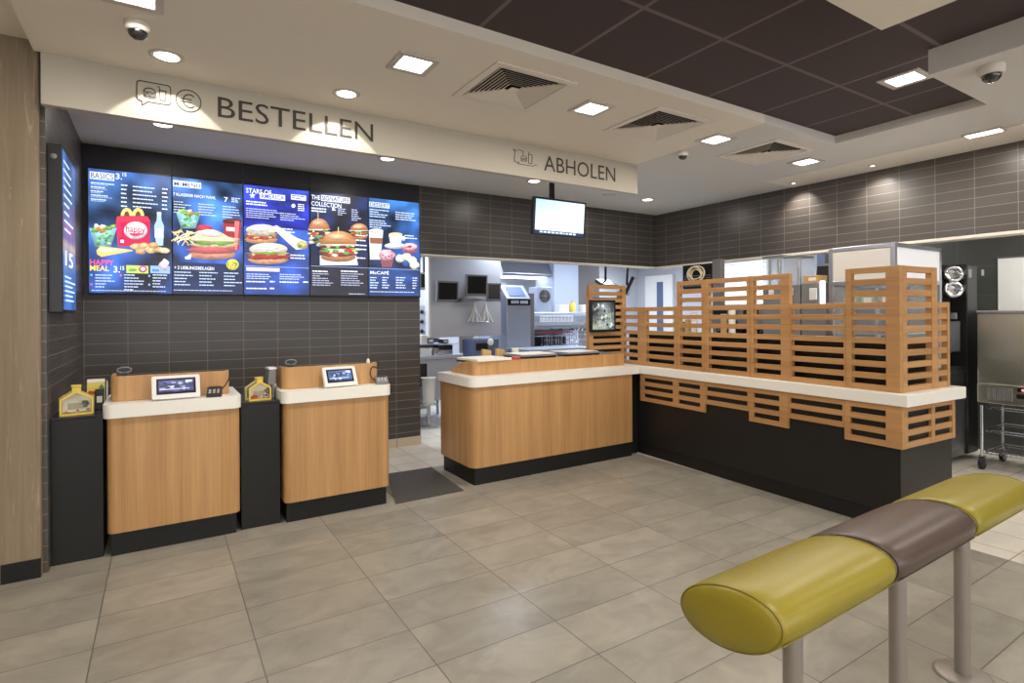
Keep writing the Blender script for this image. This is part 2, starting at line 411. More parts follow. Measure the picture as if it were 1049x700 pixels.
# menu wall with the header above the opening
sbox('wall_back', -.70, 2.44, 5.80, 5.95, 0, 3.0, 'tile_y')
sbox('wall_back_header', 2.44, 6.30, 5.80, 5.95, 2.12, 3.0, 'tile_y')
sbox('baseboard_back', -.54, 2.445, 5.788, 5.80, 0, .095, 'skirt', .002)
sbox('wall_right_header', 6.17, 6.30, -4, 5.80, 2.12, 3.0, 'tile_x')
sbox('trim_1', 6.155, 6.315, -4, 5.79, 2.092, 2.12, 'ceil', .003)      # light edge strip under the header
sbox('trim_2', 2.445, 6.15, 5.785, 5.965, 2.105, 2.12, 'ceil', .002)
sbox('wall_left', -.75, -.545, 4.052, 5.80, 0, 3.0, 'tile_x')
# weathered wood pier at the left with its black skirting
sbox('wall_left_pier', -1.5, -.568, 4.0, 4.05, 0, 3.05, 'greywood')
sbox('baseboard_left', -.735, -.568, 3.99, 4.0, 0, .105, 'plinth', .002)
sbox('wall_left_side', -4.1, -1.5, 4.0, 4.25, 0, 3.05, 'beige')
# ceilings
VENTS = ((1.925, 3.02), (3.245, 3.03), (4.63, 3.03)); VH = .246
def holed(mb, x0, x1, y0, y1, m):
    hs = [(x-VH, x+VH, y-VH, y+VH) for x, y in VENTS if x0 < x < x1]
    ya, yb = hs[0][2], hs[0][3]
    mb.box(x0, x1, y0, ya, ZC, ZC+.08, m).box(x0, x1, yb, y1, ZC, ZC+.08, m); c = x0
    for h in hs: mb.box(c, h[0], ya, yb, ZC, ZC+.08, m); c = h[1]
    return mb.box(c, x1, ya, yb, ZC, ZC+.08, m)
struct(holed(MB(), -.575, 3.9, 2.56, 3.93, 'ceil').obj('ceiling'))
struct(MB().box(-.545, 6.17, 3.93, 5.80, ZC, ZC+.08, 'ceil_grey').obj('ceiling_soffit')); struct(holed(MB(), 3.9, 6.17, 2.56, 3.93, 'ceil_grey').obj('ceiling_corner')); struct(MB().box(4.90, 6.17, -4, 2.56, ZC, ZC+.08, 'ceil_grey').obj('ceiling_service'))
sbox('ceiling_dark', -4, 4.90, -4, 2.56, ZD, ZD+.08, 'dark_ceil')
sbox('ceiling_left', -4, -.575, 1.2, 4.25, 2.962, 3.04, 'ceil')
sbox('ceiling_raft_right', 3.76, 6.165, -4, 1.437, 2.80, ZD, 'ceil_grey')
sbox('ceiling_raft_left', -4, 2.967, -4, 1.327, 2.80, ZD, 'ceil')
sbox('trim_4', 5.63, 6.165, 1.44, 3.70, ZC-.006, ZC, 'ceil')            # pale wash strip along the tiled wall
sbox('trim_5', -.546, 3.93, 3.93, 3.985, 2.60, ZC, 'fascia')             # fascia carrying the writing
# dining room behind the camera
sbox('wall_dining_left', -4.1, -4.0, -4, 4.0, 0, 3.05, 'beige')
sbox('wall_dining_back', -4.1, 9.6, -4.1, -4.0, 0, 3.05, 'beige')
# kitchen and service area
sbox('wall_kitchen_back', -.7, 9.7, 9.6, 9.7, 0, 2.62, 'kwall')
sbox('wall_kitchen_left', -.8, -.7, 5.95, 9.7, 0, 2.62, 'kwall')
sbox('wall_kitchen_right', 9.6, 9.7, 3.9, 9.6, 0, 2.62, 'kwall')
sbox('wall_kitchen_divider', 7.2, 9.6, 3.9, 4.0, 0, 2.62, 'bluepaint')
sbox('wall_service_right', 7.2, 7.3, -4, 3.9, 0, 2.9, 'kdark_tile')
struct(MB().box(-.7, 9.6, 5.95, 9.6, 2.62, 2.7, 'kwall').box(6.30, 9.6, -4, 5.95, 2.62, 2.7, 'kwall').obj('ceiling_kitchen'))

# ================================================================== FASCIA WRITING
YF = 3.93
def PY_(y): return lambda a, b: onY(a, b, y)
class Ink:
    def __init__(s, y): s.mb = MB(); s.y = y
    def stroke(s, pts, w, closed=False):
        """line of width w (metres) along plan points given as (x,z)"""
        P = [Vector(p) for p in pts]; n = len(P)
        for i in range(n if closed else n-1):
            a, b = P[i], P[(i+1) % n]; d = (b-a)
            if d.length < 1e-6: continue
            d.normalize(); nn = Vector((-d.y, d.x))*(w/2); a = a-d*w*.3; b = b+d*w*.3
            q = [a-nn, b-nn, b+nn, a+nn]
            s.mb.prism([(p.x, p.y) for p in q], s.y-.004, s.y-.0005, 'ink', 'Y')
    def text(s, t, x0, x1, z0, z1):
        vs, fs = text_mesh(t)
        s.mb.add([(x0+(x1-x0)*a, s.y-.004, z0+(z1-z0)*b) for a, b in vs], fs, 'ink')
sg = thing('order_sign', 'dark lettering BESTELLEN with speech bubble and euro symbols on the pale fascia', 'sign', (.6, YF, 2.6))
def sub(o, par): o.parent = par; o.matrix_parent_inverse = Matrix.Translation(-par.location); return o
i1 = Ink(YF); i1.text('BESTELLEN', .309, 1.302, 2.683, 2.812); sub(i1.mb.obj('lettering'), sg)
i2 = Ink(YF)   # speech bubble with burger and cup
x0, x1, z0, z1, r = -.112, .058, 2.705, 2.822, .018
bub = []
for cx, cz, a0 in ((x1-r, z1-r, 0), (x0+r, z1-r, pi/2), (x0+r, z0+r, pi)):
    bub += [(cx+r*cos(a0+pi/2*k/5), cz+r*sin(a0+pi/2*k/5)) for k in range(6)]
bub += [(-.092, z0), (-.088, z0), (-.086, z0-.026), (-.058, z0)]
bub += [(x1-r+r*cos(1.5*pi+pi/2*k/5), z0+r+r*sin(1.5*pi+pi/2*k/5)) for k in range(6)]
i2.stroke(bub, .005, True)
i2.stroke([(-.078+.03*(1-cos(a)), 2.762+.026*sin(a)) for a in [pi*k/10 for k in range(11)]], .005, True)
for zz in (2.753, 2.745): i2.stroke([(-.08, zz), (-.07, zz-.003), (-.06, zz+.002), (-.048, zz-.003), (-.035, zz+.002), (-.016, zz)], .004)
i2.stroke([(-.078, 2.738), (-.018, 2.738), (-.022, 2.730), (-.074, 2.730)], .004, True)
i2.stroke([(.0, 2.785), (.034, 2.785), (.030, 2.727), (.004, 2.727)], .005, True); i2.stroke([(.002, 2.785), (.0, 2.803), (-.008, 2.806)], .004)
sub(i2.mb.obj('pictogram'), sg)
i3 = Ink(YF); cx, cz = .151, 2.751
i3.stroke([(cx+.066*cos(2*pi*k/32), cz+.066*sin(2*pi*k/32)) for k in range(32)], .005, True)
i3.stroke([(cx+.006+.034*cos(a), cz+.04*sin(a)) for a in [R(50)+R(260)*k/14 for k in range(15)]], .006)
for dz in (.008, -.008): i3.stroke([(cx-.042, cz+dz), (cx+.014, cz+dz)], .005)
sub(i3.mb.obj('pictogram'), sg)
sg2 = thing('pickup_sign', 'dark lettering ABHOLEN with tray of food outline on the pale fascia', 'sign', (3.1, YF, 2.6))
i4 = Ink(YF); i4.text('ABHOLEN', 2.811, 3.637, 2.678, 2.812); sub(i4.mb.obj('lettering'), sg2)
i5 = Ink(YF)
i5.stroke([(2.50, 2.815), (2.515, 2.795), (2.508, 2.73), (2.515, 2.712)], .004); i5.stroke([(2.50, 2.815), (2.53, 2.808), (2.56, 2.818), (2.60, 2.812), (2.595, 2.775)], .004)
i5.stroke([(2.515, 2.712), (2.56, 2.712)], .004)
i5.stroke([(2.575+.03*(1-cos(a)), 2.752+.022*sin(a)) for a in [pi*k/8 for k in range(9)]], .004, True)
i5.stroke([(2.573, 2.742), (2.59, 2.738), (2.605, 2.744), (2.637, 2.74)], .004); i5.stroke([(2.575, 2.73), (2.635, 2.73)], .004)
i5.stroke([(2.65, 2.795), (2.69, 2.795), (2.685, 2.72), (2.655, 2.72)], .004, True); i5.stroke([(2.66, 2.795), (2.657, 2.815)], .004)
i5.stroke([(2.54, 2.712), (2.545, 2.70), (2.70, 2.70), (2.72, 2.715), (2.735, 2.712)], .004)
sub(i5.mb.obj('pictogram'), sg2)

# ================================================================== CEILING FITTINGS
def lamp(name, kind, loc, energy, size, col=(1, .88, .74), spread=None, rot=(0, 0, 0), shape='SQUARE', sy=None, cone=60, blend=.3):
    d = bpy.data.lights.new(name, kind); d.energy = energy; d.color = col
    if kind == 'AREA':
        d.shape = shape; d.size = size
        if sy: d.size_y = sy
        if spread: d.spread = R(spread)
    elif kind == 'SPOT': d.spot_size = R(cone); d.spot_blend = blend; d.shadow_soft_size = size
    o = bpy.data.objects.new(name, d); C.objects.link(o); o.location = loc; o.rotation_euler = rot; return o
WARM = (1, .935, .85)
def square_light(x, y, z, label, on=30, hang=False):
    t = thing('ceiling_light', label, 'ceiling light', (x, y, z), group='square ceiling lights')
    f = MB(); a, b = (.12, .085)
    for q in ((-a, a, -a, -b), (-a, a, b, a), (-a, -b, -b, b), (b, a, -b, b)): f.box(q[0], q[1], q[2], q[3], -.010, 0.0, 'ring')
    f.obj('frame', t, .002)
    MB().box(-b, b, -b, b, -.006, -.001, 'lamp').obj('diffuser', t)
    lamp('lamp', 'AREA', (x, y, z-.02), on, .17, WARM)
    return t
E_SQ = 15
for x, lab in ((-.10, 'square ceiling light cut off at the top edge, above the left dome camera'),
               (1.235, 'square ceiling light between the BESTELLEN fascia and the largest ceiling vent'),
               (2.568, 'square ceiling light between the first and second ceiling vents'),
               (3.912, 'square ceiling light at the edge where the warm ceiling turns grey'),
               (5.232, 'square ceiling light between the third vent and the tiled wall')):
    square_light(x, 3.01, ZC, lab, E_SQ)
square_light(4.085, 1.69, ZD, 'square ceiling light set in the dark brown tile ceiling', E_SQ)
for x in (-2.6, -.1, 1.6):  # extra lights out of view, added to brighten the room
    for y in (.4, -1.6, -3.2): square_light(x, y, 2.80, 'added square ceiling light over the dining area behind the viewer', E_SQ)
for x in (4.9,):  # raft lights out of view, added for more brightness
    for y in (.4, -1.6): square_light(x, y, 2.80, 'added square ceiling light in the pale ceiling raft behind the viewer', E_SQ)
t = thing('strip_light', 'slim rectangular light in the grey ceiling close to the tiled wall', 'ceiling light', (5.63, 1.77, ZC))
MB().box(-.065, .065, -.13, .13, -.012, 0, 'ring').obj('frame', t, .003); MB().box(-.045, .045, -.11, .11, -.015, -.0125, 'lamp').obj('diffuser', t)
lamp('lamp', 'AREA', (5.63, 1.77, ZC-.03), 8, .2, WARM)

def downlight(x, y, z, label, r=.075, on=True, group='round downlights', e=4, cone=0, cool=False):
    t = thing('downlight', label, 'downlight', (x, y, z), group=group)
    MB().lathe([(r*.8, -.001), (r*.82, -.006), (r, -.008), (r+.012, -.003), (r+.013, 0)], (0, 0, 0), 'ring', 32).obj('trim_ring', t)
    MB().lathe([(0, -.004), (r*.8, -.004), (r*.8, -.001)], (0, 0, 0), ('lamp' if not cool else 'lamp_cool') if on else 'lamp_off', 32).obj('lens', t)
    if on and cone: lamp('lamp', 'SPOT', (x, y, z-.02), e, .012, WARM, rot=(R(33), 0, 0), cone=cone, blend=.12)
    elif on: lamp('lamp', 'AREA', (x, y, z-.02), e, .12, WARM, shape='DISK')
    return t
downlight(.037, 3.63, ZC, 'round downlight in the warm ceiling above the speech bubble symbol', e=16, cone=82)
downlight(1.031, 3.64, ZC, 'round downlight in the warm ceiling above the last letters of BESTELLEN', e=16, cone=82)
for x, y, lab in ((.022, 4.93, 'round downlight under the soffit above the left half of the menu wall'),
                  (1.775, 4.95, 'round downlight under the soffit above the dessert menu screen'),
                  (3.428, 4.97, 'round downlight under the soffit left of the hanging monitor pole'),
                  (5.222, 5.05, 'round downlight under the soffit by the corner of the tiled walls')):
    downlight(x, y, ZC, lab, e=5)
downlight(4.606, 5.08, ZC, 'unlit round downlight under the soffit right of the hanging monitor', on=False)
for x, y, lab in ((5.93, 3.55, 'small wall spot grazing the tiles, the one farther into the corner'), (5.905, 2.73, 'small wall spot grazing the tiles, the one near the strip light')):
    t = thing('wall_spot', lab, 'spotlight', (x, y, ZC-.006), group='small wall washing spots')
    MB().lathe([(.022, 0), (.024, -.012), (.034, -.012), (.036, 0)], (0, 0, 0), 'ring', 20).obj('trim_ring', t)
    MB().lathe([(0, -.008), (.022, -.008), (.022, -.002)], (0, 0, 0), 'lamp', 20).obj('lens', t)
    lamp('lamp', 'SPOT', (x+.03, y+.05, ZC-.03), 24, .01, WARM, rot=(0, R(-30), 0), cone=96, blend=1.0)

def vent(x, y, z, label):
    t = thing('ceiling_vent', label, 'air vent', (x, y, z), group='square ceiling vents')
    f = MB(); a, b = .295, .245
    for q in ((-a, a, -a, -b), (-a, a, b, a), (-a, -b, -b, b), (b, a, -b, b)): f.box(q[0], q[1], q[2], q[3], -.008, 0, 'vent')
    f.obj('frame', t, .003)
    d_ = MB().box(-b, b, -b, b, .24, .25, 'vent_dark'); [d_.box(q[0], q[1], q[2], q[3], .001, .24, 'vent_dark') for q in ((-b, -b+.004, -b, b), (b-.004, b, -b, b), (-b, b, -b, -b+.004), (-b, b, b-.004, b))]; d_.obj('duct', t)
    n = 9
    for side in range(4):
        bl = MB()
        for k in range(n):
            r1 = b-.006-k*.0235; r0 = r1-.030          # blade leans outward and down
            if r0 < .03: break
            zt, zb = .012, -.005
            c, s = cos(side*pi/2), sin(side*pi/2)
            # local: blade runs along u, sits at v
            v = []
            for (vv, w, zz) in ((r0, r0, zt), (r1, r1, zb)):
                for sg_ in (-1, 1): v.append((sg_*w*c-vv*s, sg_*w*s+vv*c, zz))
            v2 = [(p[0], p[1], p[2]-.0012) for p in v]
            bl.add(v+v2, [(0, 1, 3, 2), (4, 6, 7, 5), (0, 4, 5, 1), (2, 3, 7, 6), (0, 2, 6, 4), (1, 5, 7, 3)], 'vent')
        bl.obj('louver_bank', t)
    MB().box(-.032, .032, -.032, .032, -.006, -.002, 'vent').obj('centre_plate', t)
    return t
vent(*VENTS[0], ZC, 'square louvred ceiling vent nearest the BESTELLEN lettering')
vent(*VENTS[1], ZC, 'square louvred ceiling vent in the middle of the row of three')
vent(*VENTS[2], ZC, 'square louvred ceiling vent in the grey ceiling, third of the row')

def dome_cam(x, y, z, label, s=1.0):
    t = thing('ceiling_camera', label, 'security camera', (x, y, z))
    MB().lathe([(.062*s, 0), (.066*s, -.006*s), (.064*s, -.04*s), (.056*s, -.052*s), (.05*s, -.052*s)], (0, 0, 0), 'dome_white', 32).obj('housing', t)
    MB().lathe([(.05*s, -.05*s)]+[(.05*s*cos(a), (-.052-.045*sin(a))*s) for a in [pi/2*k/8 for k in range(9)]], (0, 0, 0), 'dome', 32).obj('dome', t)
dome_cam(-.088, 3.30, ZC, 'white dome security camera on the ceiling left of the BESTELLEN lettering', .85)
dome_cam(3.96, 3.40, ZC, 'small white dome security camera on the ceiling past the ABHOLEN fascia', .75)
dome_cam(3.93, 1.20, 2.80, 'white dome security camera under the pale ceiling raft at upper right', .95)

# ================================================================== MENU BOARD
YS = 5.735
SP = lambda a, b: onY(a, b, YS-.001)
WHT = (244, 248, 255); DK = (16, 26, 60)
cuts = [89.5, 176, 249, 317, 377, 430]
labs = ['menu screen headed BASICS with a red box, salad and bottle', 'menu screen showing a large sub burger, fries and a cola cup',
        'menu screen headed STARS OF AMERICA with sandwiches and a wrap', 'menu screen headed THE SIGNATURE COLLECTION with three burgers',
        'menu screen showing a latte, coffee cup, donut and muffin']
def bgf(base, seed, amp=.35, dark=None):
    def fn(u, v):
        k = noise.noise(Vector((u*2.2+seed*7.1, v*3.4, seed*3.3)))+.5*noise.noise(Vector((u*5+seed, v*8, 2.2)))
        k2 = .75+amp*k*1.6
        c = base(v)
        return tuple(max(4, min(250, q*k2)) for q in c)
    return fn
def mixc(a, b, t): t = max(0, min(1, t)); return tuple(x+(y-x)*t for x, y in zip(a, b))
def burger(p, cx, cy, w, h, bun=(214, 150, 92), seed=0, lettuce=(120, 190, 80), bright=1):
    p.blob(cx, cy+h*.36, w*.47, h*.16, mixc(bun, (120, 70, 40), .25), 24, .03, seed)
    p.blob(cx, cy+h*.24, w*.5, h*.11, (150, 60, 50), 26, .12, seed+1)
    p.blob(cx+w*.05, cy+h*.13, w*.52, h*.10, lettuce, 30, .25, seed+2)
    p.blob(cx-w*.22, cy+h*.18, w*.14, h*.08, (206, 56, 60), 14, .15, seed+3); p.blob(cx+w*.28, cy+h*.16, w*.13, h*.07, (206, 56, 60), 14, .15, seed+4)
    p.blob(cx, cy+h*.03, w*.49, h*.07, (96, 52, 44), 26, .08, seed+5)
    p.blob(cx, cy-h*.03, w*.5, h*.05, (240, 232, 224), 26, .2, seed+6)
    q = random.Random(seed)
    for k in range(16): p.blob(cx+q.uniform(-.48, .48)*w, cy+h*q.uniform(-.02, .27), w*.06, h*.035, [(236, 236, 214), (120, 180, 80), (200, 60, 60), (110, 60, 50), (240, 200, 110)][k % 5], 8, .35, k)
    pts = [(cx-w*.48*cos(a), cy-h*.04-h*.42*sin(a)) for a in [pi*k/18 for k in range(19)]]
    p.fan(pts, bun); p.ell(cx-w*.05, cy-h*.27, w*.26, h*.10, mixc(bun, (255, 236, 206), .5))
def sub_roll(p, cx, cy, w, h, seed=0):
    p.blob(cx, cy+h*.30, w*.5, h*.2, (216, 160, 120), 26, .05, seed)
    p.blob(cx, cy+h*.16, w*.5, h*.14, (196, 84, 76), 30, .2, seed+1)
    p.blob(cx+w*.03, cy+h*.04, w*.47, h*.09, (232, 196, 120), 30, .3, seed+2)
    q = random.Random(seed+3)
    for k in range(18): p.blob(cx+q.uniform(-.46, .46)*w, cy+h*q.uniform(.02, .26), w*.05, h*.045, [(236, 216, 180), (130, 180, 90), (190, 60, 50), (150, 80, 60), (240, 200, 110)][k % 5], 8, .35, k)
    p.ell(cx, cy-h*.14, w*.48, h*.27, (236, 222, 206)); p.ell(cx-w*.06, cy-h*.2, w*.34, h*.14, (252, 246, 238))
def cup(p, x0, x1, y0, y1, col, lid):
    d = (x1-x0)*.13
    p.poly([(x0, y0), (x1, y0), (x1-d, y1), (x0+d, y1)], col); p.ell((x0+x1)/2, y0, (x1-x0)/2+.4, (x1-x0)*.14, lid)
def salad(p, cx, cy, w, h, seed):
    p.fan([(cx-w/2, cy-h*.3), (cx, cy-h*.28), (cx+w/2, cy-h*.3), (cx+w*.4, cy+h*.1), (cx+w*.3, cy+h*.5), (cx, cy+h*.52), (cx-w*.3, cy+h*.5), (cx-w*.4, cy+h*.1)], (150, 206, 214))
    for k in range(22):
        q = random.Random(seed*5+k); v = q.uniform(-.2, .4); u = q.uniform(-1, 1)*(.42-.3*(v+.2)); p.blob(cx+u*w, cy+v*h, w*.075, h*.07, [(90, 170, 110), (150, 206, 120), (70, 140, 100), (190, 220, 200), (120, 190, 150)][k % 5], 8, .35, seed+k)
    for k in range(13): p.blob(cx+random.Random(seed+k).uniform(-.4, .4)*w, cy-h*.28+random.Random(seed*3+k).uniform(-.12, .12)*h, w*.11, h*.09, [(150, 200, 90), (236, 236, 200), (226, 120, 80), (110, 176, 84)][k % 4], 9, .35, seed+k)
for si in range(5):
    a, b = cuts[si], cuts[si+1]
    pa = onY(a, 172, YS); pb = onY(b, 172, YS); xL, xR = pa.x, pb.x; zt, zb = 2.672, 1.644
    t = thing('menu_screen', labs[si], 'menu screen', ((xL+xR)/2, YS, zb), group='row of menu screens on the tiled wall')
    bz = MB().box(xL+.001, xR-.001, YS, 5.7895, zb-.012, zt+.012, 'blackp').obj('housing', bevel=.003); sub(bz, t)
    
    pic = Pic(SP, (0, -1, 0), 'screen'); pic.bold = .012; pic.rich = 1
    T = lambda px: onY(px, 240, YS)
    # picture area: world-aligned
    def yy(px, frac): # image y at height fraction (0 top..1 bottom) of the screen for column px
        top = 172+(px-90)*.1062; bot = 300+(px-90)*.0089; return top+(bot-top)*frac
    A0, B0 = a+.7, b-.7
    def bgrect(f0, f1, fn, nx=16, ny=24): pic.back(A0, yy(A0, f0), B0, yy(A0, f1), fn, nx, ny)
    if si == 0:
        bgrect(.0, 1, bgf(lambda v: mixc((78, 124, 190), (46, 84, 164), abs(v-.25)*2), 1, .6))
        pic.rect(92, 175.5, 117, 183, WHT); pic.text('BASICS', 93, 176.3, 116, 182.4, (40, 60, 120)); pic.text('3.', 118.5, 177.5, 125, 183.5, WHT); pic.text('15', 125.5, 177, 129.5, 180.5, WHT)
        pic.lines(93, 186.5, 24, 5, 4.2, 1.1, (220, 232, 255), 1); pic.lines(93, 188.4, 30, 5, 4.2, .7, (170, 190, 230), 2, .3)
        pic.lines(124, 189, 6.5, 6, 4.3, 1.2, WHT, 3, .8)
        pic.lines(136, 190.5, 26, 6, 4.1, 1.1, (220, 232, 255), 4); pic.lines(166, 193, 6, 6, 4.1, 1.2, WHT, 5, .8)
        salad(pic, 105.5, 241, 28, 24, 3)
        # red box with yellow arch handles and a white smile label
        pic.poly([(120, 222), (151, 222), (154, 227), (153, 252), (121, 253), (119, 228)], (204, 24, 78)); pic.poly([(120, 222), (151, 222), (154, 227), (119, 228)], (232, 56, 88)); pic.poly([(119, 228), (124, 227.8), (125, 253), (121, 253)], (226, 44, 92))
        for cx in (130, 141.5):
            pic.ell(cx, 221.5, 6.2, 8, (250, 220, 130), 18, pi, 2*pi); pic.ell(cx, 221.8, 2.8, 5, (120, 70, 40), 14, pi, 2*pi)
        pic.ell(139, 236.5, 12, 9, (250, 246, 250)); pic.text('happy', 129, 231, 149, 240, (206, 40, 90)); pic.ell(139, 238.5, 7, 4, (220, 60, 110), 12, .2, pi-.2)
        pic.rect(122, 243, 128, 252, (196, 24, 70)); pic.rect(123.5, 246, 127, 249, WHT)
        pic.poly([(160, 252), (158, 232), (160.5, 226), (161, 219), (165, 219), (165.5, 226), (168, 232), (167, 252)], (176, 204, 236)); pic.rect(158.3, 234, 167.6, 244, (206, 214, 240)); pic.rect(160.8, 217.5, 165.2, 220.5, (230, 236, 250))
        pic.poly([(99, 257), (103, 252.5), (136, 256.5), (136, 257.5), (104, 263.5), (100, 261)], (240, 206, 110)); pic.poly([(101, 256), (104, 253.5), (130, 256.5), (106, 259)], (252, 240, 190))
        for k, (cx, cy) in enumerate(((139, 253), (144, 258), (150, 254), (155, 257), (162, 256), (168, 257), (147, 252), (157, 252))): pic.blob(cx, cy, 5.5, 3.1, [(238, 196, 138), (226, 172, 112), (246, 222, 176)][k % 3], 12, .15, k)
        pic.text('HAPPY', 92.5, 266, 117, 271.5, (255, 90, 150)); pic.text('MEAL', 92.5, 272, 112, 277.5, (250, 224, 90)); pic.text('3.', 116.5, 273, 123, 279.5, WHT); pic.text('15', 123.5, 273, 127.5, 277, WHT)
        pic.rect(129.5, 272, 152, 280, (196, 222, 110)); pic.ell(146.5, 276, 4.4, 3.6, (226, 90, 150)); pic.ell(146.5, 276, 2.2, 1.8, (250, 240, 246)); pic.ell(136, 277, 4.5, 1.6, (110, 170, 80))
        pic.rect(154, 272.5, 174, 280.2, (150, 186, 240)); pic.blob(168, 272, 5, 6, (238, 214, 232), 16, .2, 4); pic.rect(156, 276, 163, 278.6, (90, 130, 220))
        for cx, nn in ((98, 5), (127.5, 6), (156.5, 5)): pic.lines(cx, 281.5, 22 if cx < 150 else 16, nn, 3, 1.0, (205, 220, 250), int(cx), .4)
        for cx, cy, cc in ((94, 282, (120, 180, 255)), (94, 291.5, (230, 90, 160)), (124, 282.5, (250, 90, 150)), (153, 283, (120, 180, 255)), (153, 292, (120, 180, 255))): pic.ell(cx, cy, 1.2, 1.2, cc, 10)
        pic.lines(94, 297.3, 78, 1, 2, .8, (180, 200, 240), 9, .95)
    elif si == 1:
        bgrect(0, .73, bgf(lambda v: mixc((74, 124, 196), (40, 80, 164), v), 2, .65))
        bgrect(.73, 1, bgf(lambda v: (26, 48, 104), 3, .2), 6, 6)
        pic.rect(177.5, 184.5, 206, 190.8, WHT); pic.text('McMEN\u00dc', 178.3, 185, 205, 190.2, (30, 40, 80))
        pic.text('7 KLASSIKER NACH WAHL', 177.5, 197.2, 221, 200.4, WHT); pic.text('7', 229.5, 202, 233.5, 207, WHT); pic.lines(237, 202.5, 10, 3, 1.8, .9, (210, 224, 255), 6)
        for cx, cy in ((178, 206), (203, 208.5), (228, 211)): pic.lines(cx, cy, 19, 5, 2.7, .9, (205, 220, 250), int(cx), .5)
        salad(pic, 193, 224, 25, 20, 9)
        rr = random.Random(4)
        for k in range(26):
            x, y = 185+rr.uniform(-7, 12), 244+rr.uniform(-7, 6); an = rr.uniform(-1.2, 1.2); l = 8
            pic.poly([(x-l*cos(an)/2, y-l*sin(an)/2-.6), (x+l*cos(an)/2, y+l*sin(an)/2-.6), (x+l*cos(an)/2, y+l*sin(an)/2+.7), (x-l*cos(an)/2, y-l*sin(an)/2+.7)], [(250, 232, 170), (240, 210, 130), (255, 246, 206)][k % 3])
        cup(pic, 228, 247, 227, 257, (168, 48, 60), (110, 50, 44)); pic.rect(231.5, 233, 243.5, 237, (244, 238, 238)); pic.poly([(240, 227), (245, 227), (242.5, 257), (240, 257)], (226, 120, 120))
        pic.blob(209, 234, 9, 3.5, (206, 60, 90), 14, .2, 3)
        pic.blob(217, 261.5, 24, 5.2, (208, 146, 118), 28, .04, 1); pic.blob(218, 256, 25, 5, (206, 96, 100), 30, .14, 2); pic.blob(219, 251, 24, 3.5, (238, 206, 160), 30, .2, 3); pic.blob(221, 247.5, 23, 4.2, (140, 186, 90), 32, .3, 4); pic.blob(221, 245.5, 22, 2.6, (232, 226, 190), 30, .3, 5)
        pic.poly([(195+46*k/20+2*math.sin(0), 246-11.5*math.sin(pi*(k/20)**.8)+k*.10) for k in range(21)], (234, 212, 180)); pic.ell(214, 240, 14, 3.2, (250, 236, 212), 20, rot=.1)
        pic.poly([(189, 264), (196, 260.5), (195, 266), (190, 266)], (236, 244, 255))
        pic.ell(237.8, 271.5, 6.4, 5.6, (250, 232, 90)); pic.text('1.79', 233, 268.6, 242.6, 273, (60, 50, 30))
        pic.text('+ 2 LIEBLINGSBEILAGEN', 178.5, 272.6, 219, 276, WHT)
        for cx, cy in ((178.5, 278.5), (204, 279), (229, 279.5)): pic.lines(cx, cy, 19, 5, 3.2, 1.0, (205, 220, 250), int(cx), .6)
        pic.lines(178, 297, 62, 1, 2, .8, (190, 206, 244), 9, .95)
    elif si == 2:
        bgrect(0, .38, bgf(lambda v: mixc((66, 86, 226), (36, 50, 200), v), 4, .35), 12, 10)
        bgrect(.38, 1, bgf(lambda v: mixc((58, 96, 190), (42, 78, 176), v), 5, .3), 12, 16)
        pic.text('STARS OF', 252, 192.5, 278, 197.5, WHT); pic.rect(266, 197.5, 292, 203.5, WHT); pic.text('AMERICA', 267, 198.2, 291, 203, (52, 66, 210))
        st = [(258.5+3.4*(1 if k % 2 == 0 else .42)*sin(pi*k/5), 200.5-3.4*(1 if k % 2 == 0 else .42)*cos(pi*k/5)) for k in range(10)]; pic.poly(st, WHT)
        pic.rect(298, 199, 313.5, 204.5, (226, 228, 255)); pic.lines(299, 200, 14, 2, 2.3, .9, (80, 80, 220), 3)
        pic.lines(252, 205.5, 22, 2, 2.6, 1.3, WHT, 4, .9); pic.lines(252, 213, 40, 5, 2.2, .8, (200, 210, 255), 5, .4); pic.lines(287, 218, 26, 4, 2.2, .8, (200, 210, 255), 6, .5); pic.ell(300.5, 211, 2, 2, WHT); pic.lines(305, 209, 8, 4, 2, .9, WHT, 7)
        sub_roll(pic, 267.5, 239, 33, 22, 3)
        pic.poly([(278, 233), (283, 231), (304, 244), (314, 248), (313, 255), (303, 256), (296, 250)], (240, 232, 214)); pic.blob(309, 251.5, 5, 4.4, (206, 190, 120), 12, .25, 5); pic.blob(307, 252, 2, 1.8, (110, 160, 80), 9, .2, 2)
        pic.lines(288, 234, 20, 2, 3, 1.1, WHT, 8)
        sub_roll(pic, 274.5, 259, 41, 24, 8); pic.blob(274, 263.5, 19, 2.6, (176, 46, 40), 24, .4, 4); pic.blob(273, 260, 16, 1.5, (120, 160, 60), 20, .4, 5)
        pic.lines(297, 261, 16, 2, 3, 1.1, WHT, 9, .8)
        pic.rect(252, 274, 286, 277.6, (250, 214, 232)); pic.rect(250.5, 272.4, 316, 272.9, (170, 190, 240))
        for cx, cy in ((252, 280.5), (286, 281)): pic.lines(cx, cy, 28, 3, 2.2, .8, (205, 220, 250), int(cx), .7)
        for cx, cy in ((252, 288), (286, 288.5), (252, 295)): pic.lines(cx, cy, 21, 1, 2, 1.2, WHT, int(cx), .9); pic.lines(cx+24, cy, 5, 1, 2, 1.4, WHT, 2, 1)
    elif si == 3:
        bgrect(0, .73, bgf(lambda v: mixc((44, 62, 118), (20, 30, 66), v*1.3), 6, .6))
        bgrect(.73, 1, bgf(lambda v: (42, 42, 62), 7, .2), 6, 6)
        pic.text('THE', 319, 199.5, 328, 204, WHT); pic.rect(328.8, 199.6, 358.5, 205.8, (226, 230, 244)); pic.text('SIGNATURE', 329.5, 200.4, 357.8, 205, (40, 46, 80)); pic.text('COLLECTION', 319, 206, 349.5, 210.6, WHT)
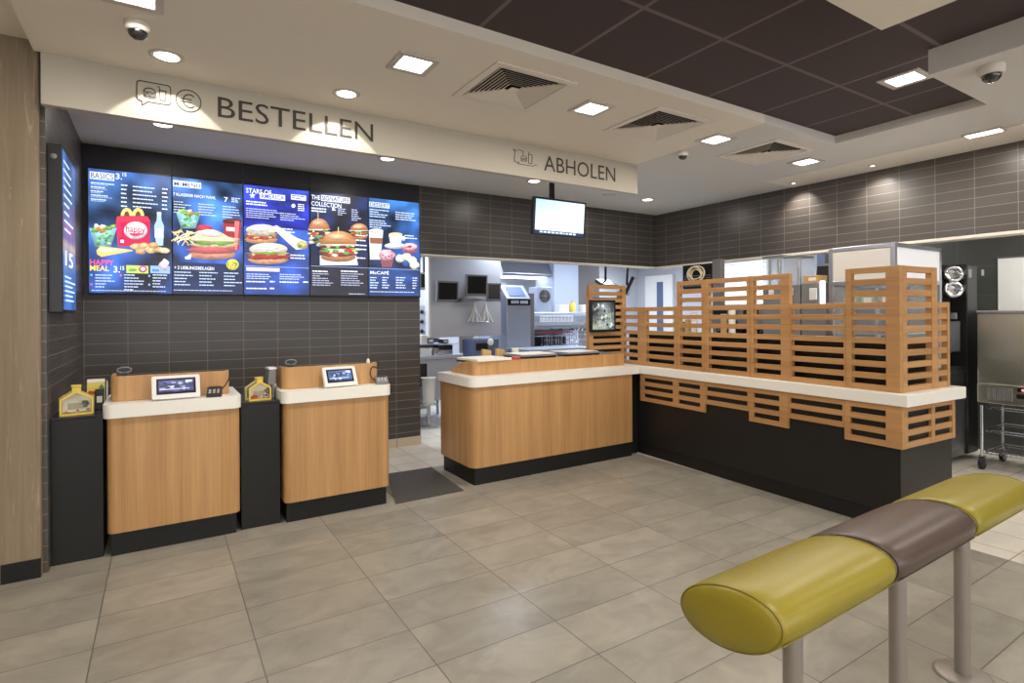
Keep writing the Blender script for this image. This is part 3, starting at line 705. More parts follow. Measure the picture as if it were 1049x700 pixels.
        pic.lines(319, 212.5, 16, 2, 2.7, 1.4, WHT, 2, .9); pic.lines(340, 212.5, 3.5, 2, 1.8, 1.4, WHT, 3, 1); pic.lines(346, 213.5, 10, 4, 2, .8, (200, 210, 240), 4, .4); pic.lines(360, 214.5, 14, 6, 2.1, .8, (200, 210, 240), 5, .4)
        for cx, cy, w, h, s in ((326.5, 236, 22, 26, 1), (367, 237, 19, 17, 2)):
            burger(pic, cx, cy, w, h, (214, 140, 92), s)
        for k in range(14): rr = random.Random(k+40); pic.blob(327+rr.uniform(-9, 9), 244+rr.uniform(-5, 9), 3.4, 1.8, [(206, 214, 200), (120, 150, 110), (70, 60, 70)][k % 3], 9, .3, k)
        pic.poly([(327, 262), (364, 262), (366, 272), (327, 272)], (214, 220, 236))
        burger(pic, 346, 252, 38, 32, (218, 152, 98), 5, (150, 200, 110)); pic.rect(345, 233.2, 346, 239, (220, 200, 150)); pic.rect(324.5, 217, 325.2, 226, (220, 200, 150))
        for k in range(10): rr = random.Random(k+90); pic.blob(346+rr.uniform(-15, 15), 258.5+rr.uniform(-2, 5), 3.2, 1.7, [(232, 240, 220), (96, 170, 90), (206, 60, 80), (160, 70, 60)][k % 4], 9, .3, k)
        for cy in (241, 246, 251, 255, 264): pic.lines(363, cy, 12, 1, 2, 1.2, WHT, cy, .8)
        pic.rect(317.5, 272.6, 376.5, 273.1, (150, 170, 210))
        for cx in (319, 348): pic.lines(cx, 277.5, 17, 1, 2, 1.2, WHT, cx, .9); pic.lines(cx, 280.3, 24, 6, 2.3, .8, (190, 196, 220), cx, .3)
        pic.lines(356, 301, 17, 1, 1, .7, (200, 206, 230), 3, .9)
    else:
        bgrect(0, .72, bgf(lambda v: mixc((56, 110, 178), (36, 78, 158), v), 8, .55))
        bgrect(.72, 1, bgf(lambda v: (40, 86, 170), 9, .2), 6, 6)
        pic.rect(378.2, 206.5, 399, 211.8, (216, 228, 244)); pic.text('DESSERT', 379, 207.2, 398.3, 211.3, (40, 66, 120))
        for cx, cy in ((378.5, 214), (378.5, 225), (405, 217)): pic.lines(cx, cy, 23, 4, 2.3, .9, (210, 224, 250), int(cx+cy), .4)
        pic.poly([(377.8, 236), (392.5, 237), (389.5, 266), (379, 266)], (232, 226, 222)); pic.poly([(378.6, 243.5), (391.8, 244), (391, 250), (379.2, 249.5)], (150, 96, 70)); pic.ell(385.2, 236.6, 7.4, 2.2, (250, 248, 246))
        pic.ell(404.5, 252, 11, 3.2, (224, 230, 244)); pic.poly([(398, 240), (412, 240.5), (410.5, 250), (400, 250)], (240, 242, 248)); pic.ell(405, 240.3, 7, 2, (226, 206, 176)); pic.ell(413, 244.5, 2.4, 2.6, (214, 220, 236))
        pic.ell(419.5, 255, 8.2, 5.2, (186, 96, 130)); pic.ell(419.5, 252.8, 7.6, 3.7, (242, 206, 214)); pic.ell(419.5, 252.8, 2.5, 1.3, (160, 80, 100))
        for k in range(8): rr = random.Random(k+9); pic.ell(419.5+rr.uniform(-6, 6), 252.6+rr.uniform(-2.4, 2.4), .8, .6, (190, 40, 70), 8)
        pic.poly([(388.5, 262), (403.5, 262), (401, 274), (391, 274)], (140, 76, 90)); pic.blob(396, 261.5, 8.6, 5.6, (222, 184, 200), 16, .1, 3)
        for k in range(7): rr = random.Random(k+19); pic.ell(396+rr.uniform(-6, 6), 261+rr.uniform(-4, 3), 1.1, .8, (196, 70, 100), 8)
        for cx, cy in ((409.5, 265), (416, 263.5), (421.5, 267), (424, 272)): pic.blob(cx, cy, 5, 4.1, (246, 240, 216), 14, .08, int(cx))
        pic.ell(415, 270, 3.5, 3, (50, 90, 170)); pic.rect(377.6, 274.6, 429, 275, (170, 196, 240)); pic.lines(414, 241, 14, 2, 2.5, .9, WHT, 3)
        pic.text('McCAF\u00c9', 378.8, 276.8, 398, 281, WHT)
        for cx, cy, ww in ((378.5, 284, 9), (391, 284, 8), (405, 284, 11), (422, 284.5, 5)): pic.lines(cx, cy, ww, 5, 2.6, 1.0, (210, 224, 250), cx, .6)
        pic.lines(378.5, 298.5, 48, 1, 2, .8, (200, 214, 244), 3, .95)
    pp = pic.build('display', None); sub(pp, t)

t = thing('wall_mounted_backboard', 'black panelled board on the tiled wall behind the row of menu screens', 'wall panel', (.95, 5.79, 1.6))
for si in range(5):
    xa_ = -.543 if si == 0 else onY(cuts[si], 165, 5.792).x; xb_ = 2.438 if si == 4 else onY(cuts[si+1], 165, 5.792).x
    sub(MB().box(xa_+.001, xb_-.001, 5.7905, 5.7995, 1.585, ZC-.002, 'backboard').obj('panel', bevel=.0015), t)
# side menu screen on the left wall
t = thing('wall_mounted_menu_screen', 'deep black menu screen on the left wall, seen edge-on', 'menu screen', (-.51, 4.39, 1.45))
sub(MB().box(-.5445, -.478, 4.10, 4.68, 1.463, 2.432, 'blackp').obj('housing', bevel=.004), t)
p = Pic(lambda a, b: Vector((-.477, a, b)), (1, 0, 0), 'screen')
def sidebg(u, v): return bgf(lambda q: mixc((70, 110, 180), (40, 78, 150), q) if q < .42 else (mixc((150, 90, 170), (60, 90, 170), (q-.42)*6) if q < .56 else (mixc((200, 170, 150), (60, 110, 190), (q-.56)*8))), 11, .3)(u, v)
p.back(4.115, 2.415, 4.665, 1.48, sidebg, 8, 24)
rr = random.Random(3)
for k in range(9):
    z = 2.36-k*.05; p.rect(4.15, z, 4.15+rr.uniform(.2, .42), z-.012, (200, 220, 250))
p.text('15', 4.18, 1.83, 4.5, 1.74, WHT)
for k in range(6): z = 1.68-k*.028; p.rect(4.15, z, 4.15+rr.uniform(.2, .45), z-.010, (190, 214, 250))
sub(p.build('display', None), t)
sub(MB().lathe([(.0, -.004), (.014, -.004), (.016, 0)], (-.515, 4.10, 2.36), 'greyp', 16, (0, 1, 0)).obj('badge'), t)

# hanging pick-up monitor
t = thing('hanging_monitor', 'monitor with pale blue screen hanging from the soffit on a black pole', 'monitor', (3.382, 4.45, 2.394), (R(5), 0, 0))
w, h = .325, .185
MB().box(-w, w, 0, .045, -h, h, 'blackp').obj('bezel', t, .006)
p = Pic(lambda a, b: Vector((a, -.001, b)), (0, -1, 0), 'screen')
def hb(u, v): return mixc(mixc((176, 206, 236), (222, 238, 250), u), (232, 246, 255), v)
p.back(-w+.022, h-.02, w-.022, -h+.052, hb, 6, 6); p.rect(-w+.022, -h+.052, w-.022, -h+.016, (20, 44, 74))
rr = random.Random(5); x = -w+.08
while x < w-.12:
    q = rr.uniform(.015, .045); p.rect(x, -h+.044, x+q, -h+.027, (206, 220, 236)); x += q+.01
p.build('display', t)
pl = MB().box(-.065, -.023, .06, .10, -.06, .484, 'blackp').box(-.10, .02, .047, .09, -.08, .06, 'blackp').obj('ceiling_pole', t, .003)
pl.rotation_euler = (R(-5), 0, 0); pl.location = (0, 0, .0)

# ================================================================== ORDER COUNTERS
ZT0, ZT1 = .832, .912
def arc(cx, cy, r, a0, a1, n=6): return [(cx+r*cos(a0+(a1-a0)*k/n), cy+r*sin(a0+(a1-a0)*k/n)) for k in range(n+1)]
def order_counter(x0, x1, label, slope):
    t = thing('order_counter', label, 'counter', ((x0+x1)/2, 4.3, 0))
    yb = 4.62
    S = lambda o: sub(o, t)
    S(MB().prism(rrect(x0+.018, x1-.008, 4.072, yb, .045, (1, 1, 0, 0)), .142, ZT0-.0005, 'oak', smooth=True).obj('front_panel', bevel=.002))
    S(MB().prism(rrect(x0, x1, 4.05, yb, .05, (1, 1, 0, 0)), ZT0, ZT1, 'white', smooth=True).obj('countertop', bevel=.004))
    S(MB().box(x0+.035, x1-.03, 4.105, yb, 0, .1415, 'plinth').box(x0+.16, x0+.163, 4.1035, 4.106, .0, .14, 'blackp').obj('plinth', bevel=.002))
    # upright back board, curved back at both ends
    ua, ub = x0+.03, x1-.06; yv = 4.20; r = .05
    path = [(ua, 4.46), (ua, 4.40), (ua, 4.30)]+arc(ua+r, yv+r, r, pi, 1.5*pi)+arc(ub-.012, yv+.012, .012, 1.5*pi, 2*pi, 3)+[(ub, 4.26)]
    zt = [1.068 if not (slope and i < 2) else (.99 if i == 0 else 1.05) for i in range(len(path))]
    S(MB().wall(path, .02, ZT1+.0005, zt, 'oak').obj('back_board', bevel=.002))
    return t
order_counter(-.295, .447, 'oak fronted order counter nearest the weathered wood pier', False)
order_counter(.695, 1.474, 'oak fronted order counter next to the walkway and rubber mat', True)
def side_cabinet(x0, x1, label):
    t = thing('side_cabinet', label, 'cabinet', ((x0+x1)/2, 4.3, 0))
    sub(MB().box(x0, x1, 4.13, 4.66, 0, .838, 'black').obj('body', bevel=.002), t)
    sub(MB().box(x0, x1, 4.125, 4.66, .839, .853, 'black_top').obj('top', bevel=.002), t)
side_cabinet(-.543, -.297, 'black cabinet in the corner beside the weathered wood pier')
side_cabinet(.449, .693, 'black cabinet filling the gap between the two oak order counters')

# ---------------------------------------------------------------- things on the order counters
def picture(p, a, b, c, d, seed, tone):
    rr = random.Random(seed)
    p.back(a, b, c, d, bgf(lambda v: tone, seed, .5), 8, 6)
    for k in range(16):
        x = a+(c-a)*rr.uniform(.1, .9); z = b+(d-b)*rr.uniform(.2, .85)
        p.blob(x, z, (c-a)*rr.uniform(.03, .1), abs(d-b)*rr.uniform(.05, .14), rr.choice([(230, 236, 250), (70, 90, 160), (150, 170, 220), (40, 50, 110), (190, 200, 214)]), 9, .4, k+seed)
def tablet(loc, rz, w, h, label, bez, tone, seed):
    t = thing('order_tablet', label, 'tablet', loc, (R(-26), 0, rz))
    hx, hz = w/2, h
    MB().prism(rrect(-hx, hx, 0, hz, .012), -.012, .012, 'whitep', 'Y', True).obj('housing', t, .003)
    bz_ = MB().box(-hx+.024, hx-.024, -.0135, -.0122, .028, hz-.020, bez).obj('bezel', t)
    p = Pic(lambda a, b: Vector((a, -.0137, b)), (0, -1, 0), 'screen_dim', .0002)
    picture(p, -hx+.036, hz-.032, hx-.036, .042, seed, tone)
    p.rect(-hx+.04, .062, hx-.06, .056, (230, 236, 250)); p.rect(hx-.08, hz-.036, hx-.045, hz-.052, (236, 240, 255))
    p.build('display', bz_)
    st = MB().prism([(.0125, .02), (.070, .036), (.0125, .11)], -.04, .04, 'greyp', 'X'); st.obj('stand', t, .003)
M['bezel_p'] = mat('violet_black_bezel', (40, 32, 62), .25); M['bezel_b'] = mat('navy_black_bezel', (24, 30, 54), .25)
a = onY(181, 409, 4.10); tablet((a.x, 4.095, ZT1+.0063), R(2), .262, .152, 'white framed tablet with violet edged screen on the counter nearest the wood pier', 'bezel_p', (100, 104, 170), 3)
a = onY(349, 396, 4.12); tablet((a.x, 4.100, ZT1+.0063), R(6), .245, .150, 'white framed tablet with bright blue screen on the counter by the walkway', 'bezel_b', (70, 120, 196), 8)
def terminal(loc, rz, label, body, pts):
    t = thing('card_terminal', label, 'card terminal', loc, (0, 0, rz))
    b = MB().prism([(-.05, 0), (.055, 0), (.055, .052), (.03, .056), (-.05, .022)], -.043, .043, body, 'X'); bd_ = b.obj('body', t, .004)
    k = MB()
    for i in range(3):
        for j in range(3):
            x = -.024+i*.024; y = -.036+j*.016; z = .022+(y+.05)*.42+.002; k.box(x-.007, x+.007, y-.0045, y+.0045, z-.004, z+.0015, 'ring')
    k.obj('keypad', bd_)
    MB().prism([(.012, .049), (.045, .0585), (.045, .0605), (.012, .053)], -.034, .034, 'blackp', 'X').obj('screen', bd_)
    MB().tube(pts, .0035, 'cable', 8).obj('cable', t)
def bez(p0, p1, p2, p3, n=14):
    P = [Vector(q) for q in (p0, p1, p2, p3)]
    return [((1-s)**3)*P[0]+3*s*(1-s)**2*P[1]+3*s*s*(1-s)*P[2]+s**3*P[3] for s in [k/n for k in range(n+1)]]
a = onY(220, 405, 4.10)
terminal((a.x, 4.12, ZT1+.0008), R(-8), 'dark card terminal with a cable looping up to the back board end', 'blackp', bez((.03, .055, .03), (.07, .065, .06), (.10, .06, .13), (.085, .055, .165)))
a = onY(395, 395, 4.10)
terminal((a.x-.02, 4.13, ZT1+.0008), R(-12), 'light grey card terminal at the walkway end of the second counter', 'greyp', bez((-.03, .05, .02), (-.11, .03, .03), (-.08, .05, .16), (-.035, .06, .12))+bez((-.035, .06, .12), (-.02, .06, .10), (-.02, .06, .14), (-.022, .06, .17))[1:])
def speaker_ring(px, label):
    a = onY(px, 381, 4.225)
    t = thing('counter_device', label, 'counter device', (a.x, 4.212, 1.0685))
    MB().box(-.014, .014, -.009, .011, 0, .02, 'blackp').obj('foot', t, .002)
    pr = [(cos(2*pi*k/24)*.036, sin(2*pi*k/24)*.017+.036) for k in range(24)]
    MB().tube([(q[0], -.004, q[1]) for q in pr], .0045, 'greyp', 8, closed=True).obj('rim', t)
    MB().prism(pr, -.002, .012, 'blackp', 'Y', True).obj('body', t)
speaker_ring(127.5, 'dark oval device with grey rim on the back board left of the violet screened tablet')
speaker_ring(297.5, 'dark oval device with grey rim on the back board left of the blue screened tablet')
a = onY(376, 372, 4.24)
t = thing('small_bell', 'small white cone shaped piece at the walkway end of the second back board', 'ornament', (a.x, 4.215, 1.0688)); MB().lathe([(.012, 0), (.013, .012), (.009, .028), (.0, .036)], (0, 0, 0), 'whitep', 16).obj('cap', t)

def donation_house(cx, y, rz, label, s=1.0):
    t = thing('donation_house', label, 'donation box', (cx, y, .8535), (0, 0, rz))
    w, hw, hr, d = .080*s, .098*s, .150*s, .12*s
    outl = [(-w, 0), (w, 0), (w, hw), (0, hr), (-w, hw)]
    inl = [(-w*.86, .013*s), (w*.86, .013*s), (w*.86, hw-.007*s), (0, hr-.019*s), (-w*.86, hw-.007*s)]
    def frame(y0, y1, name):
        f = MB(); n = 5
        v = [(p[0], yy, p[1]) for yy in (y0, y1) for p in outl+inl]
        F_ = []
        for i in range(n):
            j = (i+1) % n
            F_ += [(i, j, n+j, n+i), (2*n+i, 3*n+i, 3*n+j, 2*n+j), (i, 2*n+i, 2*n+j, j), (n+i, n+j, 3*n+j, 3*n+i)]
        f.add(v, F_, 'yellow'); f.obj(name, t, .0015)
    frame(0, .012, 'front_frame'); frame(d-.012, d, 'rear_frame')
    # clear roof and side walls, floor slab
    sh = MB()
    sh.box(-w*.98, -w*.94, .0122, d-.0122, .010, hw, 'clear').box(w*.94, w*.98, .0122, d-.0122, .010, hw, 'clear').box(-w*.92, w*.92, .0122, d-.0122, .002, .008, 'clear')
    for sg_ in (-1, 1):
        q = [(sg_*w*.98, hw), (sg_*.016*s, hr-.012*s), (sg_*.016*s, hr-.008*s), (sg_*w*.98, hw+.004)]
        sh.prism(q, .0122, d-.0122, 'clear', 'Y')
    sh.obj('shell', t)
    MB().box(-.022*s, .022*s, .010, d*.55, hr-.012*s, hr+.018*s, 'yellow').box(-.025*s, .025*s, .006, d*.6, hr+.018*s, hr+.026*s, 'yellow').obj('chimney', t, .002)
    p = Pic(lambda a, b: Vector((a, .03, b)), (0, -1, 0), 'paint', .0004)
    iw = w*.84
    p.poly([(-iw, .018*s), (iw, .018*s), (iw, hw*.92), (0, hr*.84), (-iw, hw*.92)], (214, 206, 186))
    p.rect(-iw*.6, hw*.72, iw*.55, hw*.34, (150, 146, 122))
    for k in range(4): p.rect(-iw*.55, hw*(.68-.09*k), iw*.5, hw*(.64-.09*k), (186, 178, 160))
    rr = random.Random(int(cx*50)+9)
    for k in range(9): p.blob(iw*.7+rr.uniform(-.2, .2)*iw, hw*rr.uniform(.3, .85), iw*.16, hw*.09, rr.choice([(94, 100, 76), (120, 118, 96), (80, 84, 62)]), 9, .3, k)
    for k in range(10): p.blob(rr.uniform(-.9, .9)*iw, hw*rr.uniform(.18, .3), iw*.10, hw*.06, rr.choice([(170, 70, 50), (190, 120, 90), (140, 130, 110), (206, 196, 180)]), 9, .3, k+20)
    p.poly([(-iw*.95, .02*s), (-iw*.15, .02*s), (-iw*.15, hw*.36), (-iw*.55, hw*.5), (-iw*.95, hw*.36)], (164, 70, 40)) if s < .97 else None
    p.build('printed_card', t)
a = onY(79, 428, 4.18); donation_house(a.x, 4.165, R(8), 'yellow house shaped collection box on the corner cabinet by the wood pier', 1.0)
a = onY(266, 413, 4.20); donation_house(a.x, 4.16, R(8), 'yellow house shaped collection box on the cabinet between the counters', .90)
# leaflets behind the first house
a0 = onY(88, 397, 4.36); a1 = onY(110, 397, 4.36)
t = thing('leaflet_stand', 'wide white and yellow leaflet stand behind the corner collection box', 'leaflet stand', ((a0.x-.306)/2, 4.40, .8537), (R(-8), 0, 0))
w = (-.306-a0.x)/2
MB().box(-w, w, 0, .008, .0, .188, 'paper').obj('board', t, .001); MB().box(-w*.9, w*.9, .008, .07, 0, .006, 'clear').obj('foot', t)
p = Pic(lambda a, b: Vector((a, -.0005, b)), (0, -1, 0), 'paint')
p.rect(-w, .165, w, .06, (222, 206, 110)); p.blob(-w*.1, .105, .035, .02, (196, 80, 50), 14, .2, 2); p.blob(w*.1, .125, .04, .016, (236, 200, 60), 14, .2, 3); p.blob(w*.62, .12, .016, .03, (96, 130, 70), 12, .3, 4); p.rect(-w*.9, .18, w*.9, .17, (240, 236, 226))
p.build('print', t)
a = onY(99, 428, 4.20)
t = thing('small_box', 'small black box with a white label between collection box and first counter', 'box', (a.x+.004, 4.34, .8537)); MB().box(-.024, .02, 0, .06, 0, .125, 'blackp').obj('body', t, .003); MB().box(-.014, .014, -.002, 0, .045, .085, 'paper').obj('label_plate', t)
a = onY(107, 405, 4.3)
t = thing('white_stick', 'thin white stick beside the leaflet stand', 'stick', (a.x, 4.50, .8535)); MB().lathe([(.012, 0), (.012, .004), (.004, .01), (.003, .165), (.0, .17)], (0, 0, 0), 'whitep', 12).obj('rod', t)
a = onY(284, 412, 4.24)
t = thing('slanted_holder', 'slanted grey holder with dark front panel against the second counter', 'holder', (.652, 4.33, .8535), (0, 0, R(4)))
MB().prism([(-.02, 0), (.028, 0), (.040, .19), (.018, .20), (-.006, .19)], -.05, .05, 'greyp', 'Y').obj('body', t, .004)
MB().prism([(-.018, .02), (.012, .02), (.016, .09), (-.010, .09)], -.053, -.0505, 'blackp', 'Y').obj('dark_panel', t)
MB().box(-.010, .046, -.052, .052, .197, .212, 'whitep').obj('lid', t, .003)

# ================================================================== PICK-UP COUNTER
t = thing('pickup_counter', 'oak fronted pick-up counter with white top and raised board, beside the rubber mat', 'counter', (3.1, 4.4, 0))
S = lambda o: sub(o, t)
xa, xb = 2.195, 4.02
S(MB().prism(rrect(xa, xb, 4.115, 4.74, .075, (1, 0, 0, 0)), .142, .824, 'oak', smooth=True).obj('front_panel', bevel=.002))
S(MB().prism(rrect(xa-.02, 4.108, 4.095, 4.76, .085, (1, 0, 0, 0)), .825, .905, 'white', smooth=True).obj('countertop', bevel=.004))
S(MB().prism(rrect(xa+.02, xb, 4.125, 4.72, .02, (1, 0, 0, 0)), 0, .1415, 'plinth').obj('plinth', bevel=.002))
yv = 4.25; ua, r = 2.285, .06
path = [(ua, 4.70), (ua, 4.60), (ua, 4.50), (ua, 4.36)]+arc(ua+r, yv+r, r, pi, 1.5*pi)+[(3.0, yv), (4.04, yv)]
zt = [.925, .965, 1.005, 1.026]+[1.026]*(len(path)-4)
S(MB().wall(path, .02, .9055, zt, 'oak').obj('raised_board', bevel=.002))
S(MB().box(2.33, 4.03, 4.29, 4.68, 1.000, 1.026, 'steel').obj('shelf', bevel=.003)); S(MB().box(4.021, 4.155, 4.18, 4.30, 0, .824, 'plinth').obj('end_filler'))
# trays, papers and packs lying on the steel shelf
def flat_item(name, label, cat, x0, x1, y0, y1, z, h, m, rz=0, group=None, edge=None):
    t = thing(name, label, cat, ((x0+x1)/2, (y0+y1)/2, z), (0, 0, rz), group)
    a, b = (x1-x0)/2, (y1-y0)/2
    if edge:
        MB().prism(rrect(-a, a, -b, b, .03), 0, .004, m, smooth=True).obj('base', t, .001)
        rim = rrect(-a, a, -b, b, .03); MB().tube([(q[0], q[1], h) for q in rim], .006, edge, 8, closed=True).obj('rim', t)
        sl = MB(); n = len(rim); sl.add([(q[0]*.97, q[1]*.97, .004) for q in rim]+[(q[0], q[1], h) for q in rim], [(i, (i+1) % n, n+(i+1) % n, n+i) for i in range(n)], m); sl.obj('side', t)
    else:
        MB().box(-a, a, -b, b, 0, h, m).obj('sheets', t, .001)
    return t
z = 1.0265
flat_item('paper_stack', 'stack of white tray papers at the sloped end of the raised board', 'paper stack', 2.30, 2.66, 4.235, 4.60, z+.0002, .020, 'paper', R(3))
flat_item('serving_tray', 'dark serving tray in the middle of the steel shelf', 'tray', 2.78, 3.20, 4.262, 4.60, z, .022, 'blackp', 0, None, 'greyp')
flat_item('serving_tray', 'dark serving tray farthest right on the steel shelf', 'tray', 3.30, 3.74, 4.262, 4.60, z, .022, 'blackp', 0, None, 'greyp')
flat_item('paper_stack', 'white paper sheets lying on the middle serving tray', 'paper stack', 2.80, 3.18, 4.28, 4.58, z+.031, .008, 'paper', R(-2))
flat_item('paper_stack', 'grey white sheets lying on the tray by the slatted wood frame', 'paper stack', 3.33, 3.72, 4.28, 4.58, z+.031, .007, 'white_dim', R(2))
flat_item('red_packet', 'small red packet at the front edge of the shelf between papers and tray', 'packet', 2.685, 2.765, 4.245, 4.30, z, .022, 'red', R(-4))
for px, lab in ((500, 'brown paper bag nearest the sloped end, behind the pick-up shelf'), (514, 'brown paper bag beside the white wrapper, behind the pick-up shelf')):
    a = onY(px, 356, 4.62); t2 = thing('paper_bag', lab, 'bag', (a.x, 4.655, z)); MB().prism(rrect(-.05, .05, -.02, .02, .012), 0, .075, 'tan', smooth=True, top=lambda q: .07+.012*sin(q[0]*90)).obj('bag_body', t2, .004)
a = onY(529, 356, 4.62); t2 = thing('wrapper', 'crumpled white wrapper standing behind the pick-up shelf', 'wrapper', (a.x, 4.645, z))
mb = MB(); rr = random.Random(2); mb.lathe([(.03, 0), (.036, .03), (.028, .065), (.0, .08)], (0, 0, 0), 'paper', 14, smooth=False); mb.v = [(v[0]+rr.uniform(-.008, .008), v[1]+rr.uniform(-.008, .008), max(0, v[2]+rr.uniform(-.006, .006) if v[2] > .005 else v[2])) for v in mb.v]; mb.obj('paper_body', t2)

# slatted frame with a monitor behind the pick-up counter
def slat_panel(t0, t1, z0, n, pitch, sh, y0, y1, pl, pr, m, axis='X', slat_only=False):
    """panel of n rails between two uprights; runs along X (or Y) with thickness y0..y1"""
    mb = MB()
    top = z0+pitch*(n-1)+sh
    def bx(a, b, c, d):
        mb.box(a, b, y0, y1, c, d, m) if axis == 'X' else mb.box(y0, y1, a, b, c, d, m)
    def bxi(a, b, c, d):
        e = (y1-y0)*.12
        mb.box(a, b, y0+e, y1-e, c, d, m) if axis == 'X' else mb.box(y0+e, y1-e, a, b, c, d, m)
    if pl: bx(t0, t0+pl, z0, top)
    if pr: bx(t1-pr, t1, z0, top)
    for k in range(n): bxi(t0+pl*.98, t1-pr*.98, z0+pitch*k, z0+pitch*k+sh)
    return mb
ZS = .9055
t = thing('slatted_frame', 'narrow oak slatted frame carrying the monitor behind the pick-up counter', 'wooden frame', (4.3, 4.79, .5))
mb = slat_panel(4.045, 4.60, .497, 17, .0765, .043, 4.80, 4.84, .055, .06, 'oak_x'); sub(mb.obj('slat_panel', bevel=.002), t); sub(MB().box(4.09, 4.56, 4.8405, 4.846, .905, 1.62, 'blackp').obj('backing_panel'), t)
sub(MB().box(4.06, 4.115, 4.847, 4.88, 0, 1.70, 'oak').box(4.53, 4.585, 4.847, 4.88, 0, 1.70, 'oak').obj('leg_pair', bevel=.002), t)
t = thing('crew_monitor', 'black monitor showing a busy picture on the narrow slatted frame', 'monitor', (4.20, 4.74, 1.415), (0, 0, R(-3)))
MB().box(-.178, .175, 0, .04, -.185, .175, 'blackp').box(-.10, .16, .04, .054, -.13, .13, 'blackp').obj('housing', t, .005)
p = Pic(lambda a, b: Vector((a, -.001, b)), (0, -1, 0), 'screen_dim')
p.back(-.155, .15, .15, -.155, bgf(lambda v: mixc((150, 160, 170), (190, 196, 176), v), 21, .5), 10, 10); rr = random.Random(8)
for k in range(46): p.blob(rr.uniform(-.13, .13), rr.uniform(-.13, .13), rr.uniform(.008, .026), rr.uniform(.008, .03), rr.choice([(236, 240, 236), (70, 84, 100), (120, 140, 120), (204, 206, 180), (60, 66, 74), (150, 170, 196)]), 8, .4, k)
p.build('display', t)

# ================================================================== PALLET COUNTER
PA = (4.162*1.43/1.43, 0, 0)
o0 = onZ(651, 463, 0); o1 = onZ(868, 530, 0); dd = (o1-o0).normalized(); ang = math.atan2(dd.y, dd.x)
t = thing('pallet_counter', 'black service counter with white top and stepped oak pallet screens', 'counter', (o0.x, o0.y, 0), (0, 0, ang))
# local x: towards the viewer along the front, local y: into the kitchen
L = 2.512; DP = .68
MB().box(.03, L, 0.0, DP, .115, .824, 'black').box(-.45, .03, .02, DP, 0, .824, 'black').obj('base', t, .002)
MB().box(.03, L-.01, .012, DP-.01, 0, .1145, 'plinth').obj('plinth', t, .002)
MB().box(-.02, L+.062, -.042, DP+.065, .825, .905, 'white').box(-.44, -.0205, -.002, DP+.065, .825, .905, 'white').obj('countertop', t, .005)
MB().box(-.20, L-.09, .10, .115, ZS, 1.235, 'blackp').box(L-.10, L-.085, .116, .62, ZS, 1.235, 'blackp').obj('backing_panel', t)
PT, SH = .079, .040
ups = [(-.215, .068, 8, .035, .03), (.07, .583, 8, .10, .035), (.585, .918, 11, .035, .035), (.92, 1.388, 11, .04, .03), (1.39, 1.74, 11, .035, .075), (1.742, 2.163, 8, .012, .012), (2.165, L, 11, .04, .085)]
for a, b, n, pl, pr in ups:
    if a < 0: slat_panel(a, b, ZS, n, PT, SH, .005, .045, pl, pr, 'oak_x').obj('pallet_panel', t, .002, loc=(0, .0, 0))
    else: slat_panel(a, b, ZS, n, PT, SH, .0, .042, pl, pr, 'oak_x').obj('pallet_panel', t, .002)
slat_panel(.0425, .49, ZS, 11, PT, SH, L-.042, L-.0005, .052, .07, 'oak_y', 'Y').obj('pallet_panel', t, .002)
slat_panel(.492, .665, ZS, 8, PT, SH, L-.042, L-.0005, .012, .03, 'oak_y', 'Y').obj('pallet_panel', t, .002)
for a, b, n, pl, pr in [(.10, .585, 4, .05, .035), (.587, .935, 4, .03, .055), (.937, 1.388, 3, .012, .012), (1.39, 1.74, 4, .045, .075), (1.742, 2.163, 3, .012, .012), (2.165, L+.022, 4, .04, .10)]:
    z0 = .8245-PT*(n-1)-SH
    slat_panel(a, b, z0, n, PT, SH, -.022, -.0005, pl, pr, 'oak_x').obj('pallet_panel', t, .002)
slat_panel(.0, .385, .8245-PT*3-SH, 4, PT, SH, L+.0005, L+.022, .05, .03, 'oak_y', 'Y').obj('pallet_panel', t, .002)
slat_panel(.387, .68, .8245-PT*3-SH, 4, PT, SH, L+.0005, L+.022, .012, .04, 'oak_y', 'Y').obj('pallet_panel', t, .002)

# ================================================================== FLOOR MAT AND LEANING RAIL
t = thing('floor_mat', 'dark ribbed rubber mat in the walkway beside the pick-up counter', 'mat', (1.82, 4.43, 0))
MB().prism([(-.32, -.38), (.255, -.378), (.32, .40), (-.10, .42), (-.11, .415)], .0005, .009, 'rubber').obj('mat_body', t, .002)
rb = MB()
for k in range(26): y = -.36+k*.029; rb.box(-.28+max(0, y)*.5, .25+y*.12, y-.004, y+.004, .009, .0115, 'rubber')
rb.obj('rib_pattern', t)

